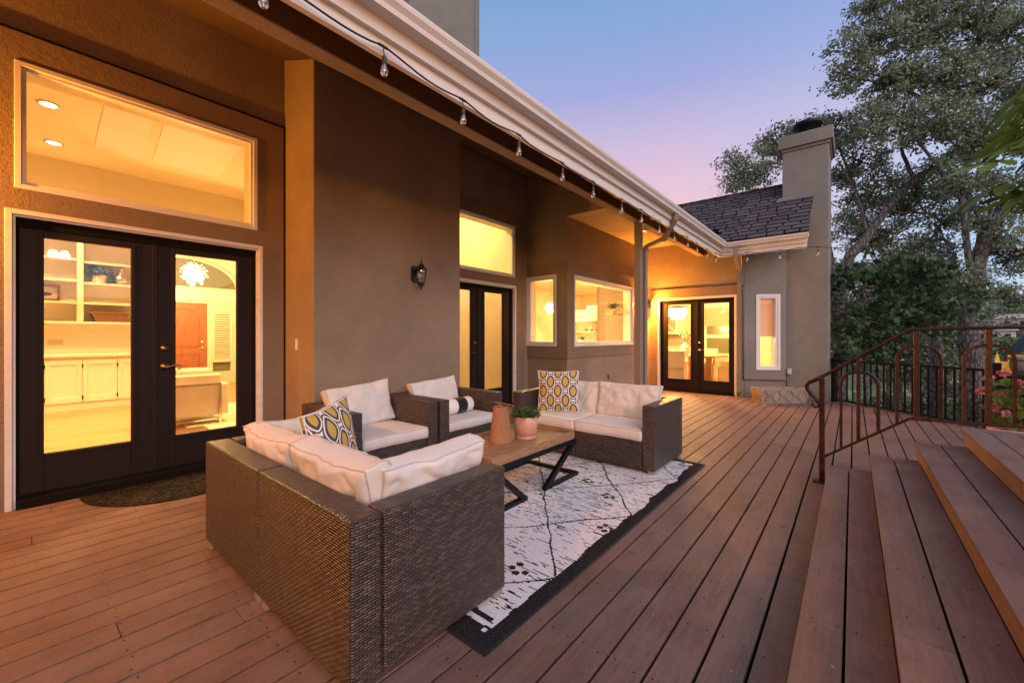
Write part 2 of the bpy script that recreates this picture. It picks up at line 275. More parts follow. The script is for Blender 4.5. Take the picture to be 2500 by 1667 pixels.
# ---------------------------------------------------------------- geometry helpers
def tag(o, label=None, cat=None, group=None, kind=None):
    for k, v in (('label', label), ('category', cat), ('group', group), ('kind', kind)):
        if v: o[k] = v
    return o
def thing(name, label, cat, loc=(0, 0, 0), rz=0, group=None, kind=None):
    o = bpy.data.objects.new(name, None); COL.objects.link(o); o.location = loc; o.rotation_euler = (0, 0, rz)
    o.empty_display_size = .1
    return tag(o, label, cat, group, kind)
def wmat(o):
    m = Matrix.Translation(o.location) @ o.rotation_euler.to_matrix().to_4x4()
    return (wmat(o.parent) @ m) if o.parent else m
class G:
    """collects faces; local coordinates of the parent unless world=True"""
    def __init__(s, T=None): s.v = []; s.f = []; s.r = []; s.T = T; s.m = []; s.mi = 0
    def add(s, vs, fs, r=None):
        k = len(s.v)
        if s.T: vs = [s.T(*p) for p in vs]
        s.v += [tuple(p) for p in vs]; r = random.random() if r is None else r
        for f in fs: s.f.append([k + i for i in f]); s.r.append(r); s.m.append(s.mi)
        return s
    def box(s, x0, x1, y0, y1, z0, z1, r=None):
        return s.add([(x, y, z) for z in (z0, z1) for y in (y0, y1) for x in (x0, x1)],
                     [(0, 2, 3, 1), (4, 5, 7, 6), (0, 1, 5, 4), (2, 6, 7, 3), (0, 4, 6, 2), (1, 3, 7, 5)], r)
    def prism(s, pts, z0, z1, ax='z', r=None):
        k = len(pts)
        mk = {'z': lambda a, b, c: (a, b, c), 'x': lambda a, b, c: (c, a, b), 'y': lambda a, b, c: (a, c, b)}[ax]
        return s.add([mk(a, b, z0) for a, b in pts] + [mk(a, b, z1) for a, b in pts],
                     [tuple(range(k))[::-1], tuple(range(k, 2 * k))] + [(i, (i + 1) % k, k + (i + 1) % k, k + i) for i in range(k)], r)
    def tube(s, pts, rad, seg=8, cap=True, r=None, flat=None):
        pts = [Vector(p) for p in pts]; N = len(pts); rr = rad if isinstance(rad, (list, tuple)) else [rad] * N
        vs = []; up = Vector((0, 0, 1))
        t0 = (pts[1] - pts[0]).normalized(); a = t0.cross(up)
        if a.length < .05: a = t0.cross(Vector((1, 0, 0)))
        a.normalize()
        for i, p in enumerate(pts):
            t = (pts[min(i + 1, N - 1)] - pts[max(i - 1, 0)]).normalized()
            a = (a - t * a.dot(t)).normalized(); b = t.cross(a)
            for k in range(seg):
                an = 2 * math.pi * (k + .5) / seg
                vs.append(p + (a * math.cos(an) + b * math.sin(an) * (flat or 1)) * rr[i])
        fs = [(i * seg + k, i * seg + (k + 1) % seg, (i + 1) * seg + (k + 1) % seg, (i + 1) * seg + k) for i in range(N - 1) for k in range(seg)]
        if cap: fs += [tuple(range(seg))[::-1], tuple((N - 1) * seg + k for k in range(seg))]
        return s.add([tuple(p) for p in vs], fs, r)
    def sqtube(s, pts, w, r=None): return s.tube(pts, w * .7071, 4, True, r)
    def lathe(s, prof, c=(0, 0, 0), seg=20, r=None, ax='z', cap=False):
        vs = []
        for rad, h in prof:
            for k in range(seg):
                an = 2 * math.pi * k / seg; a, b = rad * math.cos(an), rad * math.sin(an)
                vs.append({'z': (c[0] + a, c[1] + b, c[2] + h), 'y': (c[0] + a, c[1] + h, c[2] + b), 'x': (c[0] + h, c[1] + a, c[2] + b)}[ax])
        fs = [(i * seg + k, i * seg + (k + 1) % seg, (i + 1) * seg + (k + 1) % seg, (i + 1) * seg + k) for i in range(len(prof) - 1) for k in range(seg)]
        if cap: fs += [tuple(range(seg)), tuple((len(prof) - 1) * seg + k for k in range(seg))]
        return s.add(vs, fs, r)
    def ball(s, c, rad, seg=12, sc=(1, 1, 1), r=None):
        pr = [(rad * math.sin(math.pi * i / 8) + 1e-5, -rad * math.cos(math.pi * i / 8)) for i in range(9)]
        q = G(); q.lathe(pr, (0, 0, 0), seg, r)
        return s.add([(c[0] + p[0] * sc[0], c[1] + p[1] * sc[1], c[2] + p[2] * sc[2]) for p in q.v], q.f, r)
    def build(s, name, mat, parent=None, world=True, smooth=False, bev=0, label=None, kind=None, recalc=True, cat=None, group=None):
        me = bpy.data.meshes.new(name); vs = s.v
        if parent is not None and world:
            inv = wmat(parent).inverted(); vs = [inv @ Vector(p) for p in vs]
        me.from_pydata([tuple(p) for p in vs], [], s.f)
        if recalc and len(s.f) < 30000:
            bm = bmesh.new(); bm.from_mesh(me); bmesh.ops.recalc_face_normals(bm, faces=bm.faces); bm.to_mesh(me); bm.free()
        mats = mat if isinstance(mat, (list, tuple)) else [mat]
        for mm in mats: me.materials.append(mm)
        if len(mats) > 1: me.polygons.foreach_set('material_index', s.m)
        if smooth: me.polygons.foreach_set('use_smooth', [True] * len(me.polygons))
        at = me.attributes.new('rnd', 'FLOAT', 'FACE'); at.data.foreach_set('value', s.r)
        uvl = me.uv_layers.new(name='UV')
        for p in me.polygons:
            nx, ny, nz = (abs(c) for c in p.normal)
            for li in p.loop_indices:
                co = me.vertices[me.loops[li].vertex_index].co
                if nz >= nx and nz >= ny: uvl.data[li].uv = (co.x, co.y)
                elif nx >= ny: uvl.data[li].uv = (co.y, co.z)
                else: uvl.data[li].uv = (co.x, co.z)
        o = bpy.data.objects.new(name, me); COL.objects.link(o)
        if parent is not None: o.parent = parent
        if bev:
            md = o.modifiers.new('bevel', 'BEVEL'); md.width = bev; md.segments = 2; md.limit_method = 'ANGLE'
        return tag(o, label, cat, group, kind)
def npmesh(name, verts, fsize, mat, parent=None, rnd=None, off=(0, 0, 0)):
    """verts (N*fsize,3): every fsize vertices are one face"""
    nv = len(verts); nf = nv // fsize; me = bpy.data.meshes.new(name)
    me.vertices.add(nv); me.vertices.foreach_set('co', (verts - np.array(off)).astype(np.float32).ravel())
    me.loops.add(nv); me.loops.foreach_set('vertex_index', np.arange(nv, dtype=np.int32))
    me.polygons.add(nf); me.polygons.foreach_set('loop_start', np.arange(0, nv, fsize, dtype=np.int32))
    me.update(calc_edges=True); me.materials.append(mat)
    at = me.attributes.new('rnd', 'FLOAT', 'FACE'); at.data.foreach_set('value', (rnd if rnd is not None else RNG.random(nf)).astype(np.float32))
    o = bpy.data.objects.new(name, me); COL.objects.link(o)
    if parent is not None: o.parent = parent
    return o
def frame(axis, c):
    """(u, outward distance d, z) -> world for walls facing the deck"""
    return (lambda u, d, z: (u, c - d, z)) if axis == 'Y' else (lambda u, d, z: (c - d, u, z))
def wallgrid(g, u0, u1, d0, d1, z0, z1, holes):
    us = sorted({u0, u1, *[h[0] for h in holes], *[h[1] for h in holes]}); us = [u for u in us if u0 <= u <= u1]
    for a, b in zip(us, us[1:]):
        m = (a + b) / 2; hs = sorted([(h[2], h[3]) for h in holes if h[0] < m < h[1]]); z = z0
        for h0, h1 in hs:
            if h0 > z: g.box(a, b, d0, d1, z, h0)
            z = max(z, h1)
        if z1 > z: g.box(a, b, d0, d1, z, z1)
    return g
# ---------------------------------------------------------------- the house
H = thing('house', 'taupe stucco house with white gutters, deep porch and lit rooms behind glass doors', 'house', (4, 5, 0))
TY = frame('Y', 4.77); TX = frame('X', 9.77); TBX = frame('X', 6.2); TBY = frame('Y', 3.89)
# facet wall beside the chimney
FA = Vector((9.77, 1.76, 0)); FB = Vector((10.17, 1.06, 0)); fd = (FB - FA).normalized(); fn = Vector((-abs(fd.y), -abs(fd.x), 0)); FL = (FB - FA).length
TF = lambda u, d, z: tuple(FA + fd * u + fn * d + Vector((0, 0, z)))
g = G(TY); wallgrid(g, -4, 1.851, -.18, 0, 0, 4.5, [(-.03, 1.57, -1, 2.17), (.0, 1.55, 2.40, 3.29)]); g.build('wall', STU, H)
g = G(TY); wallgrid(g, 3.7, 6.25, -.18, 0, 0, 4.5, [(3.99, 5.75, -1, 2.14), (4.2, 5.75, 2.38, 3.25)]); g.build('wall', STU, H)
g = G(TY); wallgrid(g, -4, 1.832, 0, .022, 0, 3.53, [(-.071, 1.625, -1, 2.218), (-.03, 1.58, 2.372, 3.32)]); g.build('wall_band', STB, H)
g = G(TY); wallgrid(g, 3.82, 6.08, 0, .022, 0, 3.50, [(3.93, 5.815, -1, 2.195), (4.15, 5.795, 2.345, 3.285)]); g.build('wall_band', STB, H)
g = G(TY); g.box(-4, 1.851, 0, .028, 3.532, 3.548); g.box(1.834, 1.850, 0, .026, 0, 3.53); g.build('shadow_gap_strip', GRV, H)  # dark strips paint the shadow gap along the raised band
G().prism([(4.087, 0), (4.95, 0), (4.95, 4.39), (4.087, 4.03)], 1.851, 3.815, 'x').build('wall', STU, H, bev=.012)
# bay
g = G(TBX); wallgrid(g, 3.89, 4.95, -.15, 0, 0, 4.4, [(4.13, 4.77, 1.10, 2.39)]); g.build('wall', STU, H)
g = G(TBX); wallgrid(g, 3.888, 4.745, 0, .022, .88, 2.62, [(4.10, 4.79, 1.09, 2.395)]); g.build('wall_band', STB, H)
g = G(TBY); wallgrid(g, 6.352, 9.25, -.15, 0, 0, 3.5, [(6.43, 8.93, 1.10, 2.39)]); g.box(9.1, 9.25, -.9, -.152, 0, 3.5); g.build('wall', STU, H)
g = G(TBY); wallgrid(g, 6.178, 9.252, 0, .022, .88, 2.62, [(6.40, 8.97, 1.085, 2.395)]); g.build('wall_band', STB, H)
g = G(); g.prism([(2.685, 3.40), (3.92, 3.40), (3.92, 3.96), (2.685, 3.50)], 6.195, 9.768, 'x'); g.build('soffit_box', STU, H, bev=.006)
# wing
g = G(TX); wallgrid(g, 1.74, 5.2, -.15, 0, 0, 3.75, [(1.93, 3.55, -1, 2.14)]); g.build('wall', STU, H)
g = G(TX); wallgrid(g, 1.80, 3.755, 0, .022, 0, 2.377, [(1.892, 3.582, -1, 2.166)]); g.build('wall_band', STB, H)
g = G(TX); g.box(1.80, 3.755, 0, .026, 2.379, 2.393); g.build('shadow_gap_strip', GRV, H)  # dark strip paints the shadow gap above the wing band
g = G(TF); wallgrid(g, -.05, FL + .1, -.15, 0, 0, 3.6, [(.25, .62, .62, 2.10)]); g.build('wall', STG, H)
g = G(TF); wallgrid(g, -.02, FL - .03, .0, .06, .38, 2.37, [(.20, .67, .57, 2.155)]); g.build('wall_band', STG, H)
# chimneys
g = G(); g.box(10.17, 11.25, .36, 1.13, -1.2, 5.08)
g.box(10.145, 11.275, .335, 1.155, 5.08, 5.14); g.box(10.10, 11.32, .29, 1.20, 5.14, 5.40); g.build('chimney', STG, H, bev=.015)
g = G(); g.lathe([(.19, 0), (.19, .26), (.24, .27), (.27, .31), (.27, .36), (.19, .40), (.02, .41)], (10.66, .74, 5.40), 28)
g.build('flue_cap', MBK, H, smooth=True)
g = G(); g.box(4.1, 5.62, 5.6, 6.9, 4.45, 8.2); g.box(5.60, 5.72, 5.58, 6.9, 4.45, 8.2); g.build('chimney', STG, H, bev=.01)
# chimney base utility box and cable
g = G(TF); g.box(FL - .02, FL + .05, .03, .12, .50, .62); g.build('utility_box', paint('grey_box_paint', (.45, .45, .43)), H, bev=.006)
g = G(); g.tube([(10.13, 1.06, .5), (10.14, 1.05, .2), (10.15, 1.04, 0)], .008); g.build('utility_cable', BLK, H)
# beam and post
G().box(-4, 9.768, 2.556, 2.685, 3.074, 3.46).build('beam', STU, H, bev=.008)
G().box(-4, 9.766, 2.546, 2.555, 3.080, 3.42).build('beam_shade_board', BSH, H)  # thin dark board added to carry the painted eave shade
g = G(); g.box(6.235, 6.335, 2.565, 2.665, 0, 3.07); g.box(6.215, 6.355, 2.545, 2.54, 0, .02); g.build('porch_post', TAU, H, bev=.006)
g = G(); g.box(6.25, 6.34, 2.545, 2.50, 2.93, 3.03); g.tube([(6.29, 2.49, 2.98), (6.27, 2.43, 2.95)], .02); g.tube([(6.33, 2.52, 2.93), (6.36, 2.50, 2.84), (6.345, 2.52, 2.78)], .003, 5)
g.build('cable_box', WHT, H, bev=.004)
# ceiling (slopes up from the eave to the wall) and main roof
zc = lambda y: 3.20 + .41 * (y - 2.1)
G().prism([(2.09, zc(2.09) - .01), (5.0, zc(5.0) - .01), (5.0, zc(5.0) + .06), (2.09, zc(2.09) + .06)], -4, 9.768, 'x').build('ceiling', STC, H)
G().prism([(2.12, zc(2.12) + .062), (7.5, zc(7.5) + .062), (7.5, zc(7.5) + .1), (2.12, zc(2.12) + .09)], -4, 9.6, 'x').build('roof', SHI, H)
# stepped fascia, gutter, both runs
pf1 = [(2.085, 2.896), (2.12, 2.896), (2.12, 3.26), (2.085, 3.26)]
pf2 = [(2.05, 2.99), (2.085, 2.99), (2.085, 3.16), (2.05, 3.16)]
pg = [(2.05, 3.068), (2.05, 3.165), (2.046, 3.165), (2.046, 3.074), (1.972, 3.074), (1.966, 3.10), (1.944, 3.125), (1.938, 3.150), (1.928, 3.150), (1.926, 3.142), (1.932, 3.12), (1.955, 3.095), (1.962, 3.068)]
g = G(); g.prism(pf1, -4, 9.235, 'x'); g.prism(pf2, -4, 9.2, 'x'); g.build('fascia', WHT, H)
G().prism(pg, -4, 9.06, 'x').build('gutter', WHT, H)
# string of gutter joints
DX = 9.2 - 2.085
sw = lambda pr: [(a + DX, b) for a, b in pr]
def prism_y(g, pr, y0, y1):  # profile (x,z) along y
    k = len(pr); g.add([(a, y0, b) for a, b in pr] + [(a, y1, b) for a, b in pr], [tuple(range(k))[::-1], tuple(range(k, 2 * k))] + [(i, (i + 1) % k, k + (i + 1) % k, k + i) for i in range(k)])
g = G(); prism_y(g, sw(pf1), .645, 2.083); prism_y(g, sw(pf2), .645, 2.048); g.build('fascia', WHT, H)
g = G(); prism_y(g, sw(pg), .62, 1.95); g.box(9.044, 9.165, .612, .619, 3.07, 3.15); g.build('gutter', WHT, H)
g = G(); g.add([(9.24, .65, 2.9), (9.24, .65, 3.3), (10.17, .65, 4.05), (10.17, .65, 3.75)], [(0, 1, 2, 3)]); g.build('rake_board', WHT, H)
# wing roof: base plane + individual shingle tabs
sl = .87; z0r = 3.165; x0r = 9.075; xr = 10.68; cs = 1 / math.hypot(1, sl)
yv = lambda x: 2.05 + max(0, (sl * (x - x0r) - .28) / .37)
g = G(); P3 = [(x0r, .62), (x0r, 2.0), (9.40, 2.06), (9.80, yv(9.8)), (10.25, yv(10.25)), (xr, yv(xr)), (xr, .62)]
g.add([(x, y, z0r + sl * (x - x0r)) for x, y in P3] + [(x, y, z0r - .05 + sl * (x - x0r)) for x, y in P3], [tuple(range(7)), tuple(range(7, 14))[::-1]] + [(i, (i + 1) % 7, 7 + (i + 1) % 7, 7 + i) for i in range(7)])
g.build('roof', GRV, H)
g = G(); rows = 15; dl = (xr - x0r) / cs / rows
for i in range(rows):
    y = .605 + random.uniform(0, .02) - (0 if i % 2 else .13); first = True
    while y < 5.2:
        wd = random.choice((.24, .28, .31, .34, .16)); ya, yb = max(y, .605), y + wd - .026
        s0 = i * dl; xa = x0r + s0 * cs; xb = x0r + (s0 + dl * 1.5) * cs; xb = min(xb, xr)
        jag = random.choice((0, .012, .02)) * cs
        if yb > ya + .03 and ya < yv(xa) + .02 and not (xa > 10.15 and ya > .38 and yb < 1.12):
            za, zb = z0r + sl * (xa - jag - x0r), z0r + sl * (xb - x0r); yb2 = min(yb, yv(xa) + .12)
            sk = .01
            g.add([(xa - jag, ya, za + .028), (xa - jag, yb2, za + .028), (xb, yb2, zb + .003), (xb, ya, zb + .003), (xa - jag - .004, ya, za + .0), (xa - jag - .004, yb2, za + .0)], [(0, 1, 2, 3)])
            g.mi = 1; g.add([(xa - jag, ya, za + .028), (xa - jag, yb2, za + .028), (xa - jag, yb2, za), (xa - jag, ya, za)], [(0, 1, 2, 3)]); g.mi = 0
        y += wd
g.build('shingles', [SHI, GRV], H, kind='stuff', recalc=False)
g = G()
y = .6
while y < 4.9: g.tube([(xr, y, z0r + sl * (xr - x0r) + .025), (xr, y + .30, z0r + sl * (xr - x0r) + .02 )], .05, 6, flat=.5); y += .27
g.build('ridge_cap', SHI, H)
zf = z0r + sl * (10.17 - x0r)
g = G(); g.add([(10.10, .62, zf - .045), (10.10, 1.22, zf - .045), (10.165, 1.22, zf + .03), (10.165, .62, zf + .03), (10.165, 1.18, zf + .045), (10.165, .62, zf + .06)], [(0, 1, 2, 3), (3, 2, 4, 5)])
g.build('flashing', FLA, H)
# downspouts
g = G(); g.sqtube([(6.14, 1.99, 3.07), (6.15, 2.0, 3.0), (6.28, 2.20, 2.77), (6.30, 2.23, 2.75)], .062); g.sqtube([(6.29, 2.22, 2.765), (6.385, 2.53, 2.70)], .058)
g.sqtube([(6.385, 2.53, 2.715), (6.39, 2.55, 2.64), (6.39, 2.56, .12)], .062); g.box(6.352, 6.428, 2.522, 2.598, 2.36, 2.38); g.build('downspout', TAU, H)
g = G(); g.sqtube([(9.12, 1.79, 3.07), (9.12, 1.79, 2.86), (9.69, 1.835, 2.66), (9.70, 1.835, .10)], .075); g.box(9.65, 9.75, 1.78, 1.89, 2.34, 2.37); g.box(9.65, 9.75, 1.78, 1.89, .45, .47); g.build('downspout', TAU, H)
g = G(); g.tube([(9.715, 1.835, .4), (9.715, 1.80, .0)], .02); g.build('drain_pipe', TAU, H)

# doors
def french(T, L, C, Rr, gl, trim, zt, z0, gz, kn, flip=1):
    z1 = zt - .06
    g = G(T); wallgrid(g, L, C, -.062, -.02, z0, z1, [(gl[0][0], gl[0][1], gz[0], gz[1])]); wallgrid(g, C + .002, Rr, -.062, -.02, z0, z1, [(gl[1][0], gl[1][1], gz[0], gz[1])])
    for a, b in gl:
        wallgrid(g, a - .03, b + .03, -.02, -.012, gz[0] - .03, gz[1] + .03, [(a, b, gz[0], gz[1])])
    g.box(C - .018 , C + .022, -.02, -.006, z0, z1)
    d = g.build('french_door', DRK, H, bev=.004)
    for a, b in gl:
        G(T).add([(a - .01, -.045, gz[0] - .01), (b + .01, -.045, gz[0] - .01), (b + .01, -.045, gz[1] + .01), (a - .01, -.045, gz[1] + .01)], [(0, 1, 2, 3)]).build('pane', GLS, d)
    g = G(T); wallgrid(g, trim[0], trim[1], -.01, .034, 0, zt + .062, [(trim[0] + .036, trim[1] - .036, -1, zt + .026)])
    wallgrid(g, trim[0] + .036, trim[1] - .036, -.03, .016, 0, zt + .026, [(trim[0] + .052, trim[1] - .052, -1, zt + .010)])
    g.build('door_trim', WHT, d, bev=.003)
    g = G(T); wallgrid(g, trim[0] + .052, trim[1] - .052, -.10, -.012, 0, zt + .010, [(L, Rr, -1, z1)]); g.build('jamb', GRV, d)
    g = G(T); g.box(trim[0] + .052, trim[1] - .052, -.12, .06, .001, z0 - .022); g.box(L, Rr, -.06, -.012, z0 - .022, z0 - .001); g.build('threshold', GRV, d)
    u, za, zb = kn
    def disc(g, uu, zz, prof):
        k = len(g.v); sv = G(); sv.lathe(prof, (0, 0, 0), 18, ax='y'); g.add([(uu + p[0], -.018 + p[1], zz + p[2]) for p in sv.v], sv.f)
    g = G(T); disc(g, u, za, [(.032, 0), (.032, .006), (.026, .012), (.015, .016), (.014, .02), (.001, .022)]); g.build('deadbolt', BRZ, d, smooth=True)
    g = G(T); disc(g, u, zb, [(.034, 0), (.034, .006), (.027, .012), (.013, .018), (.012, .045), (.001, .048)])
    g.tube([(u, .02, zb), (u + .03 * flip, .028, zb + .004), (u + .075 * flip, .030, zb + .016), (u + .115 * flip, .028, zb + .002)], [.009, .009, .007, .005], 8); g.build('door_handle', BRZ, d, smooth=True)
    return d
french(TY, -.004, .768, 1.548, [(.12, .616), (.918, 1.406)], (-.071, 1.625), 2.155, .085, (.372, 2.038), (.84, 1.168, 1.003))
french(TY, 4.05, 4.87, 5.69, [(4.235, 4.715), (5.028, 5.512)], (3.93, 5.815), 2.135, .085, (.372, 2.028), (4.807, 1.166, 1.0), -1)
french(TX, 1.945, 2.70, 3.47, [(2.055, 2.56), (2.845, 3.36)], (1.892, 3.582), 2.105, .07, (.293, 2.01), (2.647, 1.121, .962), -1)
def window(T, u0, u1, z0, z1, mat, steps=((0, .035, .030), (.028, .060, .012)), pane_d=-.03, reveal=None):
    g = G(T)
    for a, b, d in steps: wallgrid(g, u0 + a, u1 - a, -.055, d, z0 + a, z1 - a, [(u0 + b, u1 - b, z0 + b, z1 - b)])
    o = g.build('window', mat, H, bev=.003); b = steps[-1][1]
    G(T).add([(u0 + b, pane_d, z0 + b), (u1 - b, pane_d, z0 + b), (u1 - b, pane_d, z1 - b), (u0 + b, pane_d, z1 - b)], [(0, 1, 2, 3)]).build('pane', GLS, o)
    g = G(T); wallgrid(g, u0 + b - .012, u1 - b + .012, -.17, -.056, z0 + b - .012, z1 - b + .012, [(u0 + b, u1 - b, z0 + b, z1 - b)]); g.build('reveal', INW, o)
    return o
window(TY, -.027, 1.577, 2.373, 3.32, VIN)
window(TY, 4.15, 5.791, 2.347, 3.284, VIN)
bs = ((0, .03, .036), (.026, .055, .022), (.05, .085, .008))
window(TBX, 4.10, 4.785, 1.093, 2.392, WHT, bs)
window(TBY, 6.40, 8.96, 1.087, 2.39, WHT, bs)
wf = window(TF, .205, .665, .575, 2.15, VIN, ((0, .045, .075), (.04, .085, .06)))
G(TF).box(.27, .60, -.10, -.085, 1.27, 2.07).build('pleated_blind', BLD2, wf, label='orange cellular blind lowered over the top half of the narrow window')
LW = thing('sky_block_wing', 'unseen wing added beyond the left end of the deck to block sky light', 'house', (-4, 2.5, 0))  # out-of-view volume added to keep sky light off the left deck
g = G(frame('Y', -.6)); G().box(-6.5, -2.9, -1.4, 4.7, 0, 3.25).build('wall', STU, LW)
G().prism([(-6.9, 3.26), (-2.3, 3.26), (-4.6, 4.6)], -1.9, 4.7, 'y').build('roof', SHI, LW)
g = G(); g.box(-2.4, -2.28, -1.9, 4.6, 3.02, 3.25); g.build('fascia', WHT, LW)
# small fittings
G().box(1.838, 1.85, 4.43, 4.475, 1.13, 1.25).build('switch_plate', WHT, H, bev=.003)
g = G(TBY); g.box(7.745, 7.815, .0, .012, .385, .50); g.build('outlet_plate', paint('outlet_brown', (.2, .15, .11)), H, bev=.003)
g = G(TBY); g.box(7.76, 7.80, .012, .016, .40, .435); g.box(7.76, 7.80, .012, .016, .45, .485); g.build('socket_cover', GRV, H)

# ---------------------------------------------------------------- rooms behind the glass (inner shells of the house)
def shell(x0, x1, y0, y1, z0, z1, skip=(), mat=INW, t=.03):
    g = G(); bx = {'x0': (x0 - t, x0, y0 - t, y1 + t), 'x1': (x1, x1 + t, y0 - t, y1 + t), 'y0': (x0, x1, y0 - t, y0), 'y1': (x0, x1, y1, y1 + t)}
    for k, v in bx.items():
        if k not in skip: g.box(*v, z0 - .02, z1)
    g.build('interior_wall', mat, H)
    G().box(x0 - t, x1 + t, y0 - t, y1 + t, z1, z1 + .04).build('interior_ceiling', INC, H)
# room 1
shell(-3.2, 3.6, 4.97, 10.45, .02, 4.3, ('y0', 'y1'))
g = G(frame('Y', 10.45)); wallgrid(g, -3.2, 3.6, -.12, 0, 0, 4.3, [(1.75, 3.45, -1, 2.95)]); g.build('interior_wall', INW, H)
shell(1.72, 4.4, 10.58, 12.9, .02, 3.6, ('y0',), mat=INW)
G(frame('Y', 10.58)).box(3.6, 4.4, -.03, 0, 0, 3.6).build('interior_wall', INW, H)
g = G()
y = 4.8
k = 0
while y < 12.9:
    x = -3.2 - random.random()
    while x < 4.4:
        l = random.uniform(.7, 1.6); g.box(x, x + l - .002, y, y + .098, .0, .03); x += l
    y += .1
g.build('wood_floor', OAK, H)
RFP = paint('reflection_panel', (.78, .70, .62), .6)  # pale panels on the ceiling stand in for skylight reflections in the glass
for q in ([(.70, 7.35), (1.18, 7.35), (1.32, 9.27), (.76, 9.26)], [(1.30, 7.38), (2.25, 7.38), (2.40, 9.28), (1.46, 9.28)]): G().prism(q, 4.288, 4.297).build('reflection_panel', RFP, H)
# room 2
shell(3.85, 6.05, 4.97, 7.4, .02, 4.3, ('y0',))
G().box(3.8, 6.05, 4.8, 7.4, -.01, .03).build('wood_floor', OAK, H)
# kitchen and dining room
G().box(6.36, 6.40, 4.96, 8.5, 0, 2.9).build('interior_wall', INW, H)
for q in ((6.40, 14.6, 8.5, 8.54), (14.6, 14.64, 1.2, 8.5), (11.3, 14.6, 1.16, 1.2), (10.32, 11.3, 1.19, 1.22)): G().box(*q, 0, 2.9).build('interior_wall', INW, H)
g = G(); g.box(6.36, 9.10, 4.045, 8.5, 2.9, 2.94); g.box(9.10, 14.6, 4.6, 8.5, 2.9, 2.94); g.prism([(9.95, 1.80), (10.30, 1.24), (14.6, 1.2), (14.6, 4.6), (9.95, 4.6)], 2.9, 2.94); g.build('interior_ceiling', INC, H)
g = G(); g.box(6.36, 14.6, 4.05, 8.5, -.01, .03); g.prism([(9.80, 1.95), (10.30, 1.24), (14.6, 1.2), (14.6, 4.049), (9.80, 4.049)], -.01, .03); g.build('wood_floor', OAK, H)
G().box(9.26, 9.28, 4.045, 4.8, 0, 2.9).build('interior_wall', INW, H); G().box(9.28, 9.92, 4.76, 4.8, 0, 2.9).build('interior_wall', INW, H)
# kitchen partition seen through the big window, beam and pier
g = G(); g.box(11.3, 11.5, 5.05, 8.4, 0, .95); g.box(11.3, 11.5, 5.05, 8.4, 1.88, 2.1); g.build('partition', INW, H)

# ---------------------------------------------------------------- interior furniture
def light(parent, name, kind, loc, e, c=WARM, size=.1, rot=None, spot=None):
    l = bpy.data.lights.new(name, kind); l.energy = e; l.color = c
    if kind == 'AREA': l.shape = 'DISK'; l.size = size
    else: l.shadow_soft_size = size
    if spot: l.spot_size = spot; l.spot_blend = .6
    o = bpy.data.objects.new(name, l); COL.objects.link(o); o.location = loc
    if parent: o.parent = parent; o.location = wmat(parent).inverted() @ Vector(loc)
    if rot: o.rotation_euler = rot
    return o
def downlight(x, y, z, e, lab, grp='recessed ceiling lights', c=WARM):
    t = thing('recessed_light', lab, 'ceiling light', (x, y, z), 0, grp)
    G().lathe([(.085, 0), (.11, -.004), (.11, -.012), (.08, -.012)], (x, y, z), 24).build('trim_ring', WHT, t, smooth=True)
    G().lathe([(.001, -.006), (.082, -.006)], (x, y, z), 24).build('lens', EMW, t)
    light(t, 'lamp', 'AREA', (x, y, z - .03), e, c, .5).data.spread = R(112 if z > 4 and x < 4 else 180)
E1 = 138
downlight(.24, 8.06, 4.3, E1, 'upper of the two bright recessed lights seen through the left transom window')
downlight(.34, 9.6, 4.3, E1 * .6, 'lower of the two bright recessed lights seen through the left transom window')
downlight(2.4, 6.6, 4.3, E1, 'recessed light high in the living room, out of view to the right', )
downlight(-1.4, 7.0, 4.3, E1, 'recessed light high in the living room, out of view to the left')
downlight(4.9, 6.1, 4.3, 115, 'recessed light in the small room behind the middle french doors')
downlight(7.6, 5.4, 2.9, 110, 'recessed light over the kitchen sink'); downlight(10.2, 6.6, 2.9, 140, 'recessed light deeper in the kitchen')
downlight(13.4, 2.6, 2.9, 90, 'recessed light over the far end of the dining room'); downlight(13.2, 5.8, 2.9, 110, 'recessed light at the far kitchen wall')

BC = thing('bookcase', 'cream built-in bookcase over panelled cupboards behind the left french door', 'bookcase', (.6, 10.3, 0))
g = G()
g.box(-1.2, 1.72, 10.41, 10.44, .95, 3.6)
for x in (-.45, .66, 1.68): g.box(x - .038, x + .038, 10.10, 10.41, 1.53, 3.6)
for i, z in enumerate((1.865, 2.24, 2.60, 2.95)): g.box(-.412, .622, 10.14, 10.41, z - .038, z)
for i, z in enumerate((1.865, 2.21, 2.57, 2.93)): g.box(.698, 1.642, 10.14, 10.41, z - .038, z)
g.box(-.45, 1.72, 10.10, 10.41, 1.49, 1.528); g.build('shelf_unit', CRM, BC, bev=.003)
g = G(); g.box(-1.2, 1.74, 10.04, 10.41, .93, .975); g.build('countertop', CRM, BC, bev=.006)
g = G(); g.box(-1.2, 1.72, 10.10, 10.41, .03, .93); g.build('cabinet', CRM, BC)
x = -.60
for k in range(5):
    g = G(frame('Y', 10.10)); wallgrid(g, x, x + .42, 0, .02, .16, .88, [(x + .05, x + .37, .24, .80)]); g.box(x + .05, x + .37, 0, .006, .24, .80); wallgrid(g, x + .05, x + .37, .0, .013, .24, .80, [(x + .07, x + .35, .26, .78)])
    d = g.build('cabinet_door', CRM, BC, bev=.004)
    for z in (.24, .78): G(frame('Y', 10.10)).box(x - .015, x + .005, 0, .03, z - .03, z + .03).build('hinge', EVE, d)
    x += .43
G().box(.30, .48, 10.402, 10.409, 1.13, 1.22).build('outlet', paint('outlet_cream', (.62, .52, .34)), BC)

